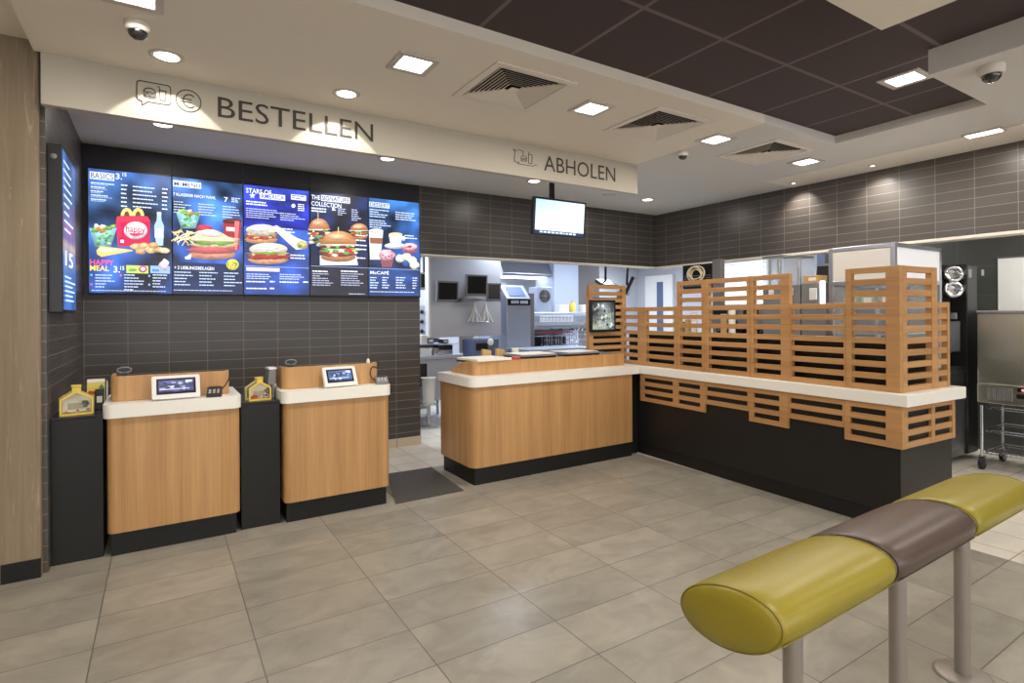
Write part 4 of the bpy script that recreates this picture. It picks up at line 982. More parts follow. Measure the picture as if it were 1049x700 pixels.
YR, ZR = .905, .663
rail = thing('leaning_rail', 'padded leaning rail with mustard and brown leather rolls on grey posts', 'leaning rail', (2.2, YR, 0))
def rsec(s, k=1.0):
    """slanted egg cross-section, (y,z)"""
    out = []
    for i in range(40):
        a = 2*pi*i/40; y = .157*cos(a); z = .081*sin(a)*(1.0 if sin(a) < 0 else 1.02)
        y *= (1+.05*sin(a)); ta = R(-13)
        out.append(((y*cos(ta)-z*sin(ta))*s, (y*sin(ta)+z*cos(ta))*s*k))
    return out
def cushion(x0, x1, m, sm, first, slant):
    mb = MB(); xs = []
    ln = x1-x0
    st = [(0, .0), (0, .5), (0, .84), (.005, .935), (.018, .975), (.045, .995), (.10, 1.0)]
    prof = [(x0-(.012 if first else .004)*(1-s*s), s) for _, s in st[:3]]+[(x0+d, s) for d, s in st[3:]]
    prof += [(x0+ln*.5, 1.0)]+[(x1-d, s) for d, s in reversed(st[3:])]+[(x1+.004*(1-s*s), s) for _, s in reversed(st[:3])]
    n = 40; vs = []
    for x, s in prof:
        for (y, z) in rsec(s): vs.append((x+slant*y, YR+y, ZR+z+(x-1.6)*.013))
    fs = []
    for i in range(len(prof)-1):
        for k in range(n): fs.append((i*n+k, i*n+(k+1) % n, (i+1)*n+(k+1) % n, (i+1)*n+k))
    fs = [f[::-1] for f in fs]
    mb.add(vs, fs, m, True)
    c = sub(mb.obj('cushion'), rail)
    c['label'] = {'ochre': 'mustard yellow leather roll', 'brown': 'dark brown leather roll'}[m]
    s_ = MB()
    for x in (x0+.006, x1-.006): s_.tube([(x+slant*y, YR+y, ZR+z+(x-1.6)*.013) for y, z in rsec(.945)], .0026, sm, 6, closed=True)
    for idx in (23, 37): # lengthwise seams low on the sides
        y, z = rsec(1.002)[idx]; s_.tube([(x0+.01+(ln-.02)*k/10+slant*y, YR+y, ZR+z+(x0+ln*.5-1.6)*.013+(ln-.02)*(k/10-.5)*.013) for k in range(11)], .0022, sm, 6)
    q = s_.obj('piping'); q.parent = c
    return c
cushion(1.205, 1.762, 'ochre', 'seam_o', True, -.03)
cushion(1.769, 2.326, 'brown', 'seam_b', False, -.03)
cushion(2.333, 2.89, 'ochre', 'seam_o', False, -.03)
for x in (1.508, 2.13, 2.66):
    po = sub(MB().lathe([(.0265, .006), (.0265, .60)], (x, YR+.01, 0), 'post', 28).obj('post'), rail)
    bp = MB().lathe([(.095, 0), (.095, .006), (.085, .011), (.027, .012)], (x, YR+.01, 0), 'post', 36).obj('base_plate'); bp.parent = po
    bp.matrix_parent_inverse = Matrix.Identity(4)

# ================================================================== KITCHEN BEHIND THE OPENING
def fb(px0, pt, px1, pb, Y):
    """front rectangle on the plane y=Y: x0, x1, z0, z1"""
    a = onY(px0, (pt+pb)/2, Y); b = onY(px1, (pt+pb)/2, Y); c = onY((px0+px1)/2, pt, Y); d = onY((px0+px1)/2, pb, Y)
    return a.x, b.x, d.z, c.z
# partition with monitors
x0, x1, z0, z1 = fb(441, 262, 513, 345, 7.0)
t = thing('monitor_panel', 'pale upright panel above the kitchen prep table carrying crew monitors', 'partition', ((x0+x1)/2, 7.0, z0))
S = lambda o: sub(o, t)
S(MB().box(x0, x1, 7.0, 7.10, z0, 2.6, 'kwall').obj('board', bevel=.004))
S(MB().box(x0-.03, x0-.001, 6.99, 7.11, z0, 2.6, 'whitep').obj('edge_strip'))
xn0, xn1, _, _ = fb(473, 345, 486, 362, 7.0)
S(MB().box(xn0, xn1, 7.02, 7.08, .90, z0-.001, 'kwall').obj('support_post', bevel=.003))
def monitor(name, label, px0, pt, px1, pb, Y, rz=0, rx=0, frame='greyp', arm=.08):
    a, b, c, d = fb(px0, pt, px1, pb, Y); w, h = (b-a)/2, (d-c)/2
    t = thing(name, label, 'monitor', ((a+b)/2, Y, (c+d)/2), (R(rx), 0, R(rz)))
    bz_ = MB().box(-w, w, 0, .045, -h, h, frame).obj('bezel', t, .006)
    MB().box(-w+.025, w-.025, -.002, -.0005, -h+.035, h-.025, 'offscreen').obj('screen', bz_)
    MB().box(-.05, .05, .046, .046+arm, -.05, .05, 'blackp').obj('wall_arm', t, .004)
    if name[0] == 'h': MB().tube([(0, .06, .05), (0, .06, 2.61-(c+d)/2)], .02, 'blackp', 10).obj('ceiling_pole', t)
monitor('kitchen_monitor', 'dark monitor on the left half of the pale kitchen partition', 447, 288, 470.5, 309.5, 6.86, 6, 4)
monitor('kitchen_monitor', 'dark monitor hung in front, in the middle of the pale kitchen partition', 477.5, 281.5, 499.5, 303.5, 6.80, 0, 4, arm=.14)
monitor('kitchen_monitor', 'dark monitor half hidden at the right edge of the pale kitchen partition', 499.5, 290, 512.5, 309, 6.86, -18, 6, arm=.05)
monitor('hanging_monitor', 'dark tilted monitor in the gap between menu wall and kitchen partition', 429.5, 279, 437, 297, 7.3, -45, 0, arm=.07)
# bracket with two hanging wire scoops
x0, x1, z0, z1 = fb(474, 305.5, 499, 310, 6.76)
t = thing('hanging_bracket', 'grey bracket with two hanging wire cones below the middle kitchen monitor', 'bracket', ((x0+x1)/2, 6.8, z0))
sub(MB().prism([(x0, z0), (x1, z0+.03), (x1-.20, z1), (x0, z1)], 6.74, 6.995, 'greyp', 'Y').obj('bracket_arm', bevel=.01), t)
for px in (487, 498):
    a = onY(px, 313, 6.80); mb = MB(); zt = z0-.003
    hw = .10; zb = onY(px, 330, 6.80).z
    for k in range(8):
        an = 2*pi*k/8; mb.tube(bez((a.x, 6.82, zt), (a.x+.01*cos(an), 6.82+.01*sin(an), zt-.12), (a.x+hw*.5*cos(an), 6.82+hw*.5*sin(an), zb+.12), (a.x+hw*cos(an), 6.82+hw*sin(an), zb), 8), .011, 'whitep', 6)
    mb.tube([(a.x+hw*cos(2*pi*k/20), 6.82+hw*sin(2*pi*k/20), zb) for k in range(20)], .007, 'chrome', 6, closed=True)
    sub(mb.obj('wire_cone'), t)
# prep table
x0, x1, _, _ = fb(431, 370, 474, 400, 6.75); x0 = 2.3
t = thing('prep_table', 'stainless prep table with overshelf left of the pick-up counter', 'prep table', (3.0, 7.1, 0))
S = lambda o: sub(o, t)
xe = onY(474, 380, 6.75).x
S(MB().box(x0, xe, 6.75, 7.5, .86, .90, 'kit_steel').obj('worktop', bevel=.004))
S(MB().box(x0, xe-.02, 6.80, 7.5, .30, .859, 'kit_steel').box(x0+.1, xe-.5, 6.792, 6.80, .50, .80, 'blackp').obj('cupboard', bevel=.004))
S(MB().box(x0, xe-.05, 6.95, 7.45, .70-.0, .72, 'kit_steel').obj('lower_shelf'))
for x in (x0+.04, xe-.06):
    for y in (6.82, 7.44): S(MB().lathe([(.02, 0), (.02, .299)], (x, y, 0), 'kit_steel', 12).obj('leg'))
S(MB().box(x0, xe-.02, 7.46, 7.49, .9005, 1.10, 'kdark').obj('splashback'))
z0s = onY(455, 352, 6.95).z
S(MB().box(x0, onY(470, 352, 6.95).x, 6.95, 7.3, z0s-.012, z0s, 'kit_steel').obj('overshelf', bevel=.003))
for x in (2.55, 2.95, onY(468, 352, 6.95).x-.04): S(MB().box(x-.015, x+.015, 7.22, 7.25, .9005, z0s-.0125, 'kit_steel').obj('shelf_post'))
# things on the prep table
zt = .9005
for px0, px1, pt, pb, m_, lab, y in ((431, 444, 362, 370, 'white_dim', 'white tray on the prep table nearest the menu wall', 6.82), (444.5, 451, 361, 369, 'steel', 'steel food pan on the prep table below the partition', 6.82)):
    a = onY(px0, 368, y).x; b = onY(px1, 368, y).x
    t = thing('food_pan', lab, 'food pan', ((a+b)/2, y+.13, zt)); w = (b-a)/2
    mb = MB(); o_ = rrect(-w, w, -.12, .12, .03); i_ = rrect(-w+.012, w-.012, -.108, .108, .025); n = len(o_)
    mb.add([(q[0]*.94, q[1]*.94, 0) for q in o_]+[(q[0], q[1], .09) for q in o_]+[(q[0], q[1], .09) for q in i_]+[(q[0]*.94, q[1]*.94, .006) for q in i_],
           [tuple(range(n))[::-1]]+[(r0*n+i, r0*n+(i+1) % n, r0*n+n+(i+1) % n, r0*n+n+i) for r0 in range(3) for i in range(n)]+[tuple(range(3*n, 4*n))], m_); mb.obj('pan_body', t)
for px, lab, m_, hh in ((434, 'white box on the overshelf nearest the menu wall', 'paper', .12), (441, 'grey box on the overshelf beside the white box', 'greyp', .08), (456, 'dark low box on the right end of the overshelf', 'blackp', .05)):
    a = onY(px, 350, 7.02)
    t = thing('kitchen_box', lab, 'box', (a.x, 7.08, z0s+.0005)); MB().box(-.045, .045, -.08, .08, 0, hh, m_).obj('carton', t, .006); MB().box(-.03, .03, -.0815, -.0803, hh*.3, hh*.7, 'white_dim').obj('label_plate', t)
a = onY(437, 396, 6.70)
t = thing('white_bucket', 'white plastic bucket standing below the prep table', 'bucket', (a.x, 6.64, .0)); h = .32
# bucket hangs on the cupboard front: stands on the lower ledge
MB().lathe([(.075, .30), (.09, .30+h), (.097, .30+h), (.097, .315+h), (.084, .315+h), (.07, .31)], (0, 0, 0), 'whitep', 24).obj('pail', t)
MB().box(-.10, .10, -.10, .10, .285, .2995, 'steel').box(-.02, .02, -.02, .02, 0, .285, 'steel').box(-.09, .09, -.09, .09, 0, .012, 'steel').obj('stand', t, .003)
# dark warmer and steel bin behind the sloped end of the pick-up counter
x0, x1, z0, z1 = fb(487, 347, 512, 362, 6.6)
t = thing('food_warmer', 'blue grey steel warmer with a dark slot below the right half of the partition', 'food warmer', ((x0+x1)/2, 6.9, 0))
S = lambda o: sub(o, t)
S(MB().box(x0, x1, 6.62, 7.0-.02, .0, z1-.01, 'bluepaint').obj('housing', bevel=.01)); S(MB().box(x0+.02, x0+.20, 6.612, 6.6195, z1-.16, z1-.06, 'blackp').obj('slot')); S(MB().lathe([(.045, 0), (.05, .01), (.03, .02), (0, .022)], (x0+.24, 6.6195, z1-.05), 'whitep', 18, (0, -1, 0)).obj('knob'))
x0, x1, z0, z1 = fb(452, 347, 471, 358, 6.9)
t = thing('sandwich_press', 'low black kitchen machine on the prep table beside the support post', 'kitchen machine', ((x0+x1)/2, 7.1, .9005))
MB().prism(rrect(-(x1-x0)/2, (x1-x0)/2-.03, -.06, .09, .03), .0, .05, 'steel', smooth=True).obj('base', t, .004); MB().prism(rrect(-(x1-x0)/2, (x1-x0)/2-.03, -.06, .09, .03), .0505, .115, 'blackp', smooth=True).obj('lid', t, .012)
# bottle rack seen in the narrow gap
x0, x1, z0, z1 = fb(430, 313, 440.5, 346, 7.9)
t = thing('cup_rack', 'grey rack with rows of dark round openings between menu wall and partition', 'rack', ((x0+x1)/2, 7.9, 0))
sub(MB().box(x0-.15, x1, 7.92, 8.2, z0-.1, z1, 'kwall').box(x0-.15, x1, 7.95, 8.15, 0, z0-.1, 'kgrey').obj('housing', bevel=.01), t)
w = (x1-x0)/2
for i in range(4):
    for j in range(3):
        sub(MB().lathe([(w*.34, -.02), (w*.36, .0), (w*.30, .0), (w*.30, .015), (0, .016)], (x0+w*(.5+i%2*1.0)-(0 if i < 2 else 2*w), 7.919, z0+(z1-z0)*(.2+.3*j)), 'blackp', 18, (0, -1, 0)).obj('opening'), t)
# frozen-fries hopper cabinet
x0, x1, z0, z1 = fb(519.5, 306, 543.5, 358, 6.9)
ztop = onY(530, 292.5, 7.10).z
t = thing('fries_dispenser', 'tall stainless dispenser cabinet with sloped top and dark label band', 'dispenser', ((x0+x1)/2, 7.1, 0))
S = lambda o: sub(o, t)
S(MB().box(x0, x1, 6.9, 7.4, .1, z1-.0005, 'kit_steel').obj('cabinet_body', bevel=.006))
S(MB().prism([(6.9, z1), (7.4, z1), (7.4, ztop), (7.10, ztop)], x0, x1, 'kit_steel', 'X').obj('hopper', bevel=.006))
hl = Vector((0, .20, ztop-z1)).normalized(); nn = Vector((0, -hl.z, hl.y))
def hp(u, v): return Vector((x0+(x1-x0)*u, 6.9, z1))+hl*(v*(ztop-z1)/hl.z)+nn*.003
mb = MB(); q = [hp(.15, .15), hp(.85, .15), hp(.85, .85), hp(.15, .85)]; mb.add(q+[p_+nn*.004 for p_ in q], [(0, 1, 2, 3), (4, 5, 6, 7), (0, 1, 5, 4), (1, 2, 6, 5), (2, 3, 7, 6), (3, 0, 4, 7)], 'bluepaint'); S(mb.obj('hopper_window'))
zb1 = onY(530, 313, 6.89).z
S(MB().box(x0+.01, x1-.005, 6.888, 6.899, zb1, z1-.005, 'blackp').obj('label_band', bevel=.002))
p = Pic(lambda a, b: onY(a, b, 6.8875), (0, -1, 0), 'paint'); 
for k in range(4): p.rect(523.8+k*2, 308, 525.2+k*2, 311, (220, 224, 240)); p.rect(533+k*2, 308.2, 534.5+k*2, 311.2, (220, 224, 240))
S(p.build('label_marks', None))
S(MB().box(x1+.002, x1+.14, 7.0, 7.4, .1, ztop-.12, 'kgrey').obj('side_housing', bevel=.005))
mb = MB().box(x0, x1+.13, 6.95, 7.4, 0, .0995, 'plinth'); S(mb.obj('plinth'))
# fan grille standing behind the hood
x0, x1, z0, z1 = fb(552, 297, 564, 311, 7.72)
t = thing('fan_box', 'steel box with dark round fan grille above the fryer hood', 'fan', ((x0+x1)/2, 7.8, z0))
# fryer hood station
hx0, hx1, hz0, hz1 = fb(547.5, 320, 600, 333, 7.45)
S = lambda o: sub(o, t)
S(MB().box(x0-.03, x1+.03, 7.72, 7.98, hz1+.001, z1+.05, 'kit_steel').obj('box_body', bevel=.005))
c = ((x0+x1)/2, 7.717, (z0+z1)/2+.01)
mb = MB().lathe([(0, .001), (.11, .001), (.115, -.002)], c, 'blackp', 24, (0, -1, 0))
for k in range(3): mb.tube([(c[0]+(.03+.035*k)*cos(2*pi*j/22), 7.712, c[2]+(.03+.035*k)*sin(2*pi*j/22)) for j in range(22)], .004, 'greyp', 6, closed=True)
for k in range(4): a = pi*k/4; mb.tube([(c[0]-.105*cos(a), 7.710, c[2]-.105*sin(a)), (c[0]+.105*cos(a), 7.710, c[2]+.105*sin(a))], .004, 'greyp', 6)
S(mb.obj('fan_grille'))
t = thing('fryer_station', 'stainless fryer station with rounded hood front and baskets below', 'fryer', ((hx0+hx1)/2, 7.8, 0))
S = lambda o: sub(o, t)
hz0 = onY(575, 333.5, 7.45).z
prof = [(7.45, hz1), (7.44, hz1-.06), (7.45, hz0+.06), (7.50, hz0), (7.60, hz0-.03), (7.60, hz0-.001-.06), (8.15, hz0-.20), (8.15, hz1)]
S(MB().prism(prof, hx0, hx1, 'kit_steel', 'X').obj('hood', bevel=.008))
sx0, sx1, sz0, sz1 = fb(553, 323, 587, 330, 7.43)
p = Pic(lambda a, b: onY(a, b, 7.434), (0, -1, 0), 'paint', .0006); p.rect(553, 323.2, 587, 330.2, (214, 216, 224)); rr = random.Random(6)
for k in range(9): p.rect(554+k*3.6, 324.6, 556.6+k*3.6, 326, (150, 156, 176)) ; p.rect(554+k*3.6, 327.4, 556+k*3.6, 328.6, (170, 174, 190))
S(p.build('notice_strip', None))
S(MB().box(hx0+.02, hx1-.02, 7.98, 8.15, .83, hz0-.205, 'blackp').obj('back_panel'))
S(MB().box(hx0+.03, hx1+.1, 7.50, 8.15, .1, .82, 'kit_steel').box(hx0+.03, hx1+.1, 7.48, 7.52, .775, .83, 'kit_steel').obj('fryer_body', bevel=.006))
S(MB().box(hx0+.05, hx1+.08, 7.55, 8.1, 0, .0995, 'plinth').obj('plinth'))
S(MB().box(hx0+.15, hx1-.15, 7.62, 7.70, hz0-.13, hz0-.115, 'red').obj('basket_rail'))
for k, px in enumerate((562, 571.5, 583, 590, 597)):
    a = onY(px, 345, 7.68); mb = MB(); w = .062; zt_, zb_ = onY(px, 338, 7.68).z, .90
    for u in (-w, 0, w): mb.tube([(a.x+u, 7.66, zt_), (a.x+u*.85, 7.66, zb_), (a.x+u*.85, 7.80, zb_), (a.x+u, 7.80, zt_)], .005, 'chrome', 6)
    for zz in (zt_, (zt_*2+zb_)/3, (zt_+zb_*2)/3, zb_): mb.tube([(a.x-w, 7.66, zz), (a.x+w, 7.66, zz), (a.x+w, 7.80, zz), (a.x-w, 7.80, zz)], .005, 'chrome', 6, closed=True)
    mb.tube([(a.x, 7.66, zt_), (a.x, 7.60, zt_+.02), (a.x, 7.54, zt_+.01)], .008, 'blackp', 8)
    mb.tube([(a.x, 7.80, zt_), (a.x, 7.86, hz0-.08)], .006, 'chrome', 6)
    S(mb.obj('basket'))
# wide steel ledge in front of the fryers, at the level of the raised board
x0 = onY(536, 358, 6.4).x; x1 = onY(603, 358, 6.4).x
t = thing('bagging_shelf', 'pale steel bagging shelf between fryers and pick-up counter', 'shelf', ((x0+x1)/2, 6.5, 0))
zz = onY(570, 356, 6.5).z
sub(MB().box(x0, x1, 6.25, 6.86, zz-.04, zz, 'kit_steel').obj('shelf_top', bevel=.006), t); sub(MB().box(x0+.05, x1-.05, 6.35, 6.84, 0, zz-.0405, 'kit_steel').obj('cabinet_body', bevel=.004), t)
# items on the hood
def bottle(px, Y, z, h, r, label, body, cap, name='squeeze_bottle', cat='bottle'):
    a = onY(px, 315, Y); t = thing(name, label, cat, (a.x, Y, z))
    MB().lathe([(r, 0), (r, h*.6), (r*.45, h*.78), (r*.42, h*.82)], (0, 0, 0), body, 18).obj('bottle_body', t); MB().lathe([(r*.5, h*.82), (r*.46, h*.93), (r*.15, h)], (0, 0, 0), cap, 14).obj('cap', t)
bottle(586.5, 7.60, hz1+.0008, .21, .055, 'yellow bottle standing on the fryer hood', 'yellow', 'tan')
for px, lab, w in ((572, 'white box on the fryer hood left of the yellow bottle', .10), (594, 'white box on the fryer hood right of the yellow bottle', .07)):
    a = onY(px, 316, 7.7); t = thing('white_carton', lab, 'box', (a.x, 7.62, hz1+.0008)); MB().box(-w, w, -.08, .05, 0, .13, 'whitep').obj('carton', t, .004); MB().box(-w, w, -.082, -.0805, .08, .11, 'white_dim').obj('label_plate', t)
bottle(606, 7.55, .0, .0001+1.58, .05, 'pale tall canister beside the fryer hood', 'whitep', 'whitep', 'canister', 'canister')
# white duct column and grey wall section
x0, x1, _, _ = fb(567.5, 270, 592.5, 312, 8.3)
struct(MB().box(x0, x1, 8.3, 8.9, 0, 2.615, 'kwall_blue').obj('wall_kitchen_column', bevel=.004))
a0 = x1; b0 = onY(614, 290, 8.5).x
struct(MB().box(a0+.002, b0, 8.5, 8.9, 0, 2.615, 'kgrey').obj('wall_kitchen_grey', bevel=.004))
# ventilation canopy across the back
x0, x1, z0, z1 = fb(513, 274, 567, 290, 8.4)
t = thing('extractor_canopy', 'long pale extractor canopy hanging at the back of the kitchen', 'extractor hood', ((x0+x1)/2, 8.6, z0))
sub(MB().prism([(8.35, z1-.12), (8.40, z1-.16), (8.95, z1-.16), (8.95, z1+.25), (8.55, z1+.25)], x0+.02, x1-.03, 'steel', 'X').obj('canopy_shell', bevel=.006), t)
sub(MB().box(x0+.1, x1-.1, 8.5, 8.85, z1-.178, z1-.1605, 'lamp_cool').obj('light_strip'), t)
sub(MB().box(x0+.3, x1-.3, 8.7, 8.9, z1+.251, 2.61, 'steel').obj('duct'), t)
# tall fridge behind
x0, x1, z0, z1 = fb(507, 290, 519, 358, 8.2)
t = thing('steel_locker', 'pale upright steel locker between partition and fries dispenser', 'cabinet', ((x0+x1)/2, 8.3, 0))
sub(MB().box(x0, x1, 8.2, 8.8, .0, z1, 'kwall_blue').obj('carcass', bevel=.006), t); dr_ = sub(MB().box(x0+.02, x1-.02, 8.18, 8.1995, .08, z1-.03, 'kwall_blue').obj('door', bevel=.006), t); MB().box(x1-.08, x1-.06, 8.15, 8.1795, .9, 1.2, 'chrome').obj('handle', dr_, .004)
# two dark tilted order screens by the corner
def tilt_screen(px, py, Y, w, h, rx, rz, label):
    a = onY(px, py, Y); t = thing('order_screen', label, 'monitor', a, (R(rx), 0, R(rz)))
    bz_ = MB().box(-w, w, 0, .05, -h, h, 'blackp').obj('bezel', t, .006); MB().box(-w+.02, w-.02, -.002, -.0005, -h+.02, h-.02, 'offscreen').obj('screen', bz_)
    ar = MB(); inv = (Matrix.Rotation(R(rz), 3, 'Z') @ Matrix.Rotation(R(rx), 3, 'X')).inverted()
    v = inv @ Vector((0, 0, 2.6-a.z)); v0 = Vector((0, .08, 0)); ar.tube([(0, .05, 0), v0, v+v0*.5], .018, 'blackp', 10); ar.obj('ceiling_arm', t)
tilt_screen(622, 289, 6.5, .17, .10, -62, 6, 'flat dark screen tilted up above the narrow slatted frame')
tilt_screen(647, 294, 6.4, .17, .15, 25, 40, 'dark angled screen hanging right of the narrow slatted frame')
# kitchen door and blue panels seen past the header corner
DX = 9.55
a = onX(662, 300, DX); b = onX(690, 300, DX)
struct(MB().box(DX-.04, DX+.04, b.y, a.y, 0, 2.30, 'whitep').obj('door_1', bevel=.004))
c = onX(673, 300, DX-.05); d = onX(679, 300, DX-.05)
struct(MB().box(DX-.06, DX-.041, d.y, c.y, .9, 2.15, 'bluepaint').obj('window_1', bevel=.003))

# ================================================================== BEHIND THE PALLET SCREEN
# low back counter
t = thing('back_counter', 'dark back counter behind the pallet screens', 'counter', (5.2, 3.2, 0))
sub(MB().box(5.06, 5.70, 2.64, 4.60, .90, .94, 'steel').obj('worktop', bevel=.004), t); sub(MB().box(5.08, 5.68, 2.66, 4.58, .08, .8995, 'black').obj('carcass', bevel=.004), t); sub(MB().box(5.10, 5.66, 2.68, 4.56, 0, .0795, 'plinth').obj('plinth'), t)
KX = 5.15
def kb(px0, pt, px1, pb, X):
    a = onX(px0, (pt+pb)/2, X); b = onX(px1, (pt+pb)/2, X); c = onX((px0+px1)/2, pt, X); d = onX((px0+px1)/2, pb, X)
    return b.y, a.y, d.z, c.z
# two clear juice dispensers
for px0, px1, lab in ((780.5, 801, 'clear drink tank behind the pallet screens, the one nearer the bright panel'), (802.5, 819, 'clear drink tank behind the pallet screens, the one nearer the glass cabinet')):
    y0, y1, z0, z1 = kb(px0, 262, px1, 292, KX)
    t = thing('drink_dispenser', lab, 'drink dispenser', (KX+.12, (y0+y1)/2, .9405)); h = (y1-y0)/2
    MB().box(-.11, .13, -h, h, 0, z0-.94-.001, 'greyp').obj('machine_base', t, .006)
    mb = MB(); zb, zt_ = z0-.94, z1-.94-.02
    for q in ((-.11, -.106, -h, h), (.126, .13, -h, h), (-.105, .125, -h, -h+.004), (-.105, .125, h-.004, h)): mb.box(q[0], q[1], q[2], q[3], zb, zt_, 'clear')
    mb.obj('tank', t); MB().box(-.115, .135, -h-.004, h+.004, zt_+.001, zt_+.022, 'greyp').obj('lid', t, .006)
    MB().lathe([(.02, zb), (.018, zt_-.02)], (0.01, 0, 0), 'chrome', 14).obj('cooling_column', t)
    MB().box(-.15, -.1105, -.018, .018, zb-.10, zb-.03, 'whitep').obj('tap', t, .004)
# grey machine with clear lid, tan box on it
y0, y1, z0, z1 = kb(812.5, 290, 846, 316, 5.14); y1 = min(y1, onX(819, 280, KX).y-.01); y0 = max(y0, 2.66)
t = thing('drink_machine', 'grey machine with pale front behind the low part of the pallet screen', 'machine', (5.3, (y0+y1)/2, .9405)); h = (y1-y0)/2-.004
MB().box(-.15, .2, -h, h, 0, z1-.94, 'greyp').obj('machine_body', t, .008); MB().box(-.158, -.1505, -h*.3, h*.3, z1-.94-.16, z1-.94-.05, 'white_dim').obj('pale_front', t, .004)
MB().box(-.17, -.1505, -h*.95, -h*.62, z1-.94-.20, z1-.94+.012, 'lamp_cool').obj('light_tube', t, .004)
t2 = thing('tan_carton', 'small tan box on top of the grey drink machine', 'box', (5.24, (y0+y1)/2+.03, z1+.0008)); MB().box(-.08, .08, -.07, .07, 0, .07, 'tan').obj('carton', t2, .003); MB().box(-.082, -.0805, -.05, .02, .02, .05, 'paper').obj('label_plate', t2)
t2 = thing('picture_frame', 'dark framed board leaning behind the tan box', 'board', (5.42, (y0+y1)/2-.02, z1+.005), (0, R(10), 0)); MB().box(0, .012, -.15, .15, 0, .19, 'blackp').obj('backing', t2); MB().box(-.006, -.0003, -.15, .15, .172, .19, 'alu').box(-.006, -.0003, -.15, -.138, 0, .171, 'alu').obj('frame_edge', t2)
for j, (y, lab) in enumerate(((4.0, 'dark coffee machine on the back counter beside the grey equipment post'), (3.62, 'dark coffee machine on the back counter below the bright panel'))):
    t = thing('coffee_machine', lab, 'coffee machine', (5.42, y, .9405), group='coffee machines on the back counter')
    MB().box(-.17, .22, -.165, .165, 0, .05, 'blackp').box(-.02, .22, -.165, .165, .0505, .58, 'blackp').box(-.17, -.0205, -.165, .165, .36, .58, 'greyp').obj('machine_body', t, .008); MB().box(-.16, -.03, -.15, .15, .0505, .062, 'steel').obj('drip_grid', t, .003)
    for q in (-.07, .07): MB().lathe([(.016, .29), (.02, .3595)], (-.09, q, 0), 'chrome', 14).obj('spout', t)
    MB().box(-.174, -.1705, -.09, .09, .44, .53, 'offscreen').obj('screen', t)
for j, (y, h, m_, lab) in enumerate(((4.40, .52, 'paper', 'white'), (4.49, .44, 'tan', 'brown'), (3.86, .48, 'tan', 'brown'), (3.76, .55, 'paper', 'white'), (4.57, .40, 'greyp', 'grey'))):
    t = thing('cup_stack', lab+[' paper cup stack on the back counter just past the grey equipment post', ' paper cup stack between a white and a grey stack on the back counter', ' paper cup stack standing in front of the coffee machines', ' paper cup stack standing in front of the coffee machines', ' cup stack at the corner end of the back counter'][j], 'cups', (5.3 if y > 4.2 else 5.13, y, .9405))
    pr = [(.032, 0)]
    for k in range(int(h/.028)): pr += [(.034, k*.028+.006), (.036, k*.028+.026), (.034, k*.028+.028)]
    MB().lathe(pr+[(0, pr[-1][1]+.001)], (0, 0, 0), m_, 20).obj('cup_sleeve', t); MB().lathe([(.0365, pr[-1][1]+.0015), (.0375, pr[-1][1]+.006), (.030, pr[-1][1]+.007), (0, pr[-1][1]+.007)], (0, 0, 0), 'whitep', 20).obj('rim', t)
# dark box with a coil of cream cable on a grey shelf post
y0, y1, z0, z1 = kb(697, 270, 728, 289, 5.5)
t = thing('equipment_post', 'grey upright carrying a dark box behind the tallest pallet panels', 'post', (5.6, y0, 0))
ya_ = onX(738, 275, 5.5).y; yb_ = onX(729.5, 275, 5.5).y; sub(MB().box(5.50, 5.58, ya_, yb_, .9405, onX(734, 265.5, 5.5).z, 'kgrey').obj('upright', bevel=.004), t); sub(MB().box(5.59, 5.75, ya_, y1+.02, z0-.10, z0-.08, 'kgrey').obj('bracket_shelf', bevel=.003), t)
t = thing('dark_equipment_box', 'dark box with grille on the grey bracket shelf', 'box', (5.6, (y0+y1)/2, z0-.0795)); h = (y1-y0)/2
MB().box(-.06, .12, -h, h, 0, z1-z0+.07, 'blackp').obj('box_body', t, .006)
mb = MB(); [mb.box(-.064, -.0605, -h+.03, h-.03, .03+k*.03, .042+k*.03, 'kgrey') for k in range(5)]; mb.obj('grille', t)
t = thing('cable_coil', 'coil of cream cable hanging on the dark box', 'cable', (5.50, (y0+y1)/2-.02, (z0+z1)/2-.01))
mb = MB(); rr = random.Random(4); pts = []
for k in range(190):
    a = 2*pi*k/30; ra = .080+.022*sin(k*.137); pts.append((.0-.004*(k/30)+.01*sin(a*1.3), ra*1.25*cos(a)+.006*sin(k*.11), ra*sin(a)-.01))
mb.tube(pts, .0075, 'cream', 8); mb.obj('cable_loop', t)
MB().tube([(.03, .01, .085), (-.02, .01, .085), (-.03, .01, .10)], .006, 'chrome', 8).obj('hook', t)
# bright louvred panel at the back
a = onX(738, 278, 9.5); b = onX(779, 278, 9.5)
t = thing('wall_light_panel', 'bright white panel with fine horizontal lines above the tall pallet panels', 'light panel', (9.5, (a.y+b.y)/2, 1.6)); h = abs(a.y-b.y)/2+.15
M['panel_glow'] = emit('lit_panel', (236, 236, 255), .55)
MB().box(0, .05, -h, h, 0, .85, 'whitep').obj('housing', t, .005); MB().box(-.006, -.0005, -h+.03, h-.03, .02, .83, 'panel_glow').obj('diffuser', t)
mb = MB(); [mb.box(-.02, -.0065, -h+.03, h-.03, .06+k*.09, .066+k*.09, 'alu') for k in range(9)]; mb.obj('louver_bank', t)
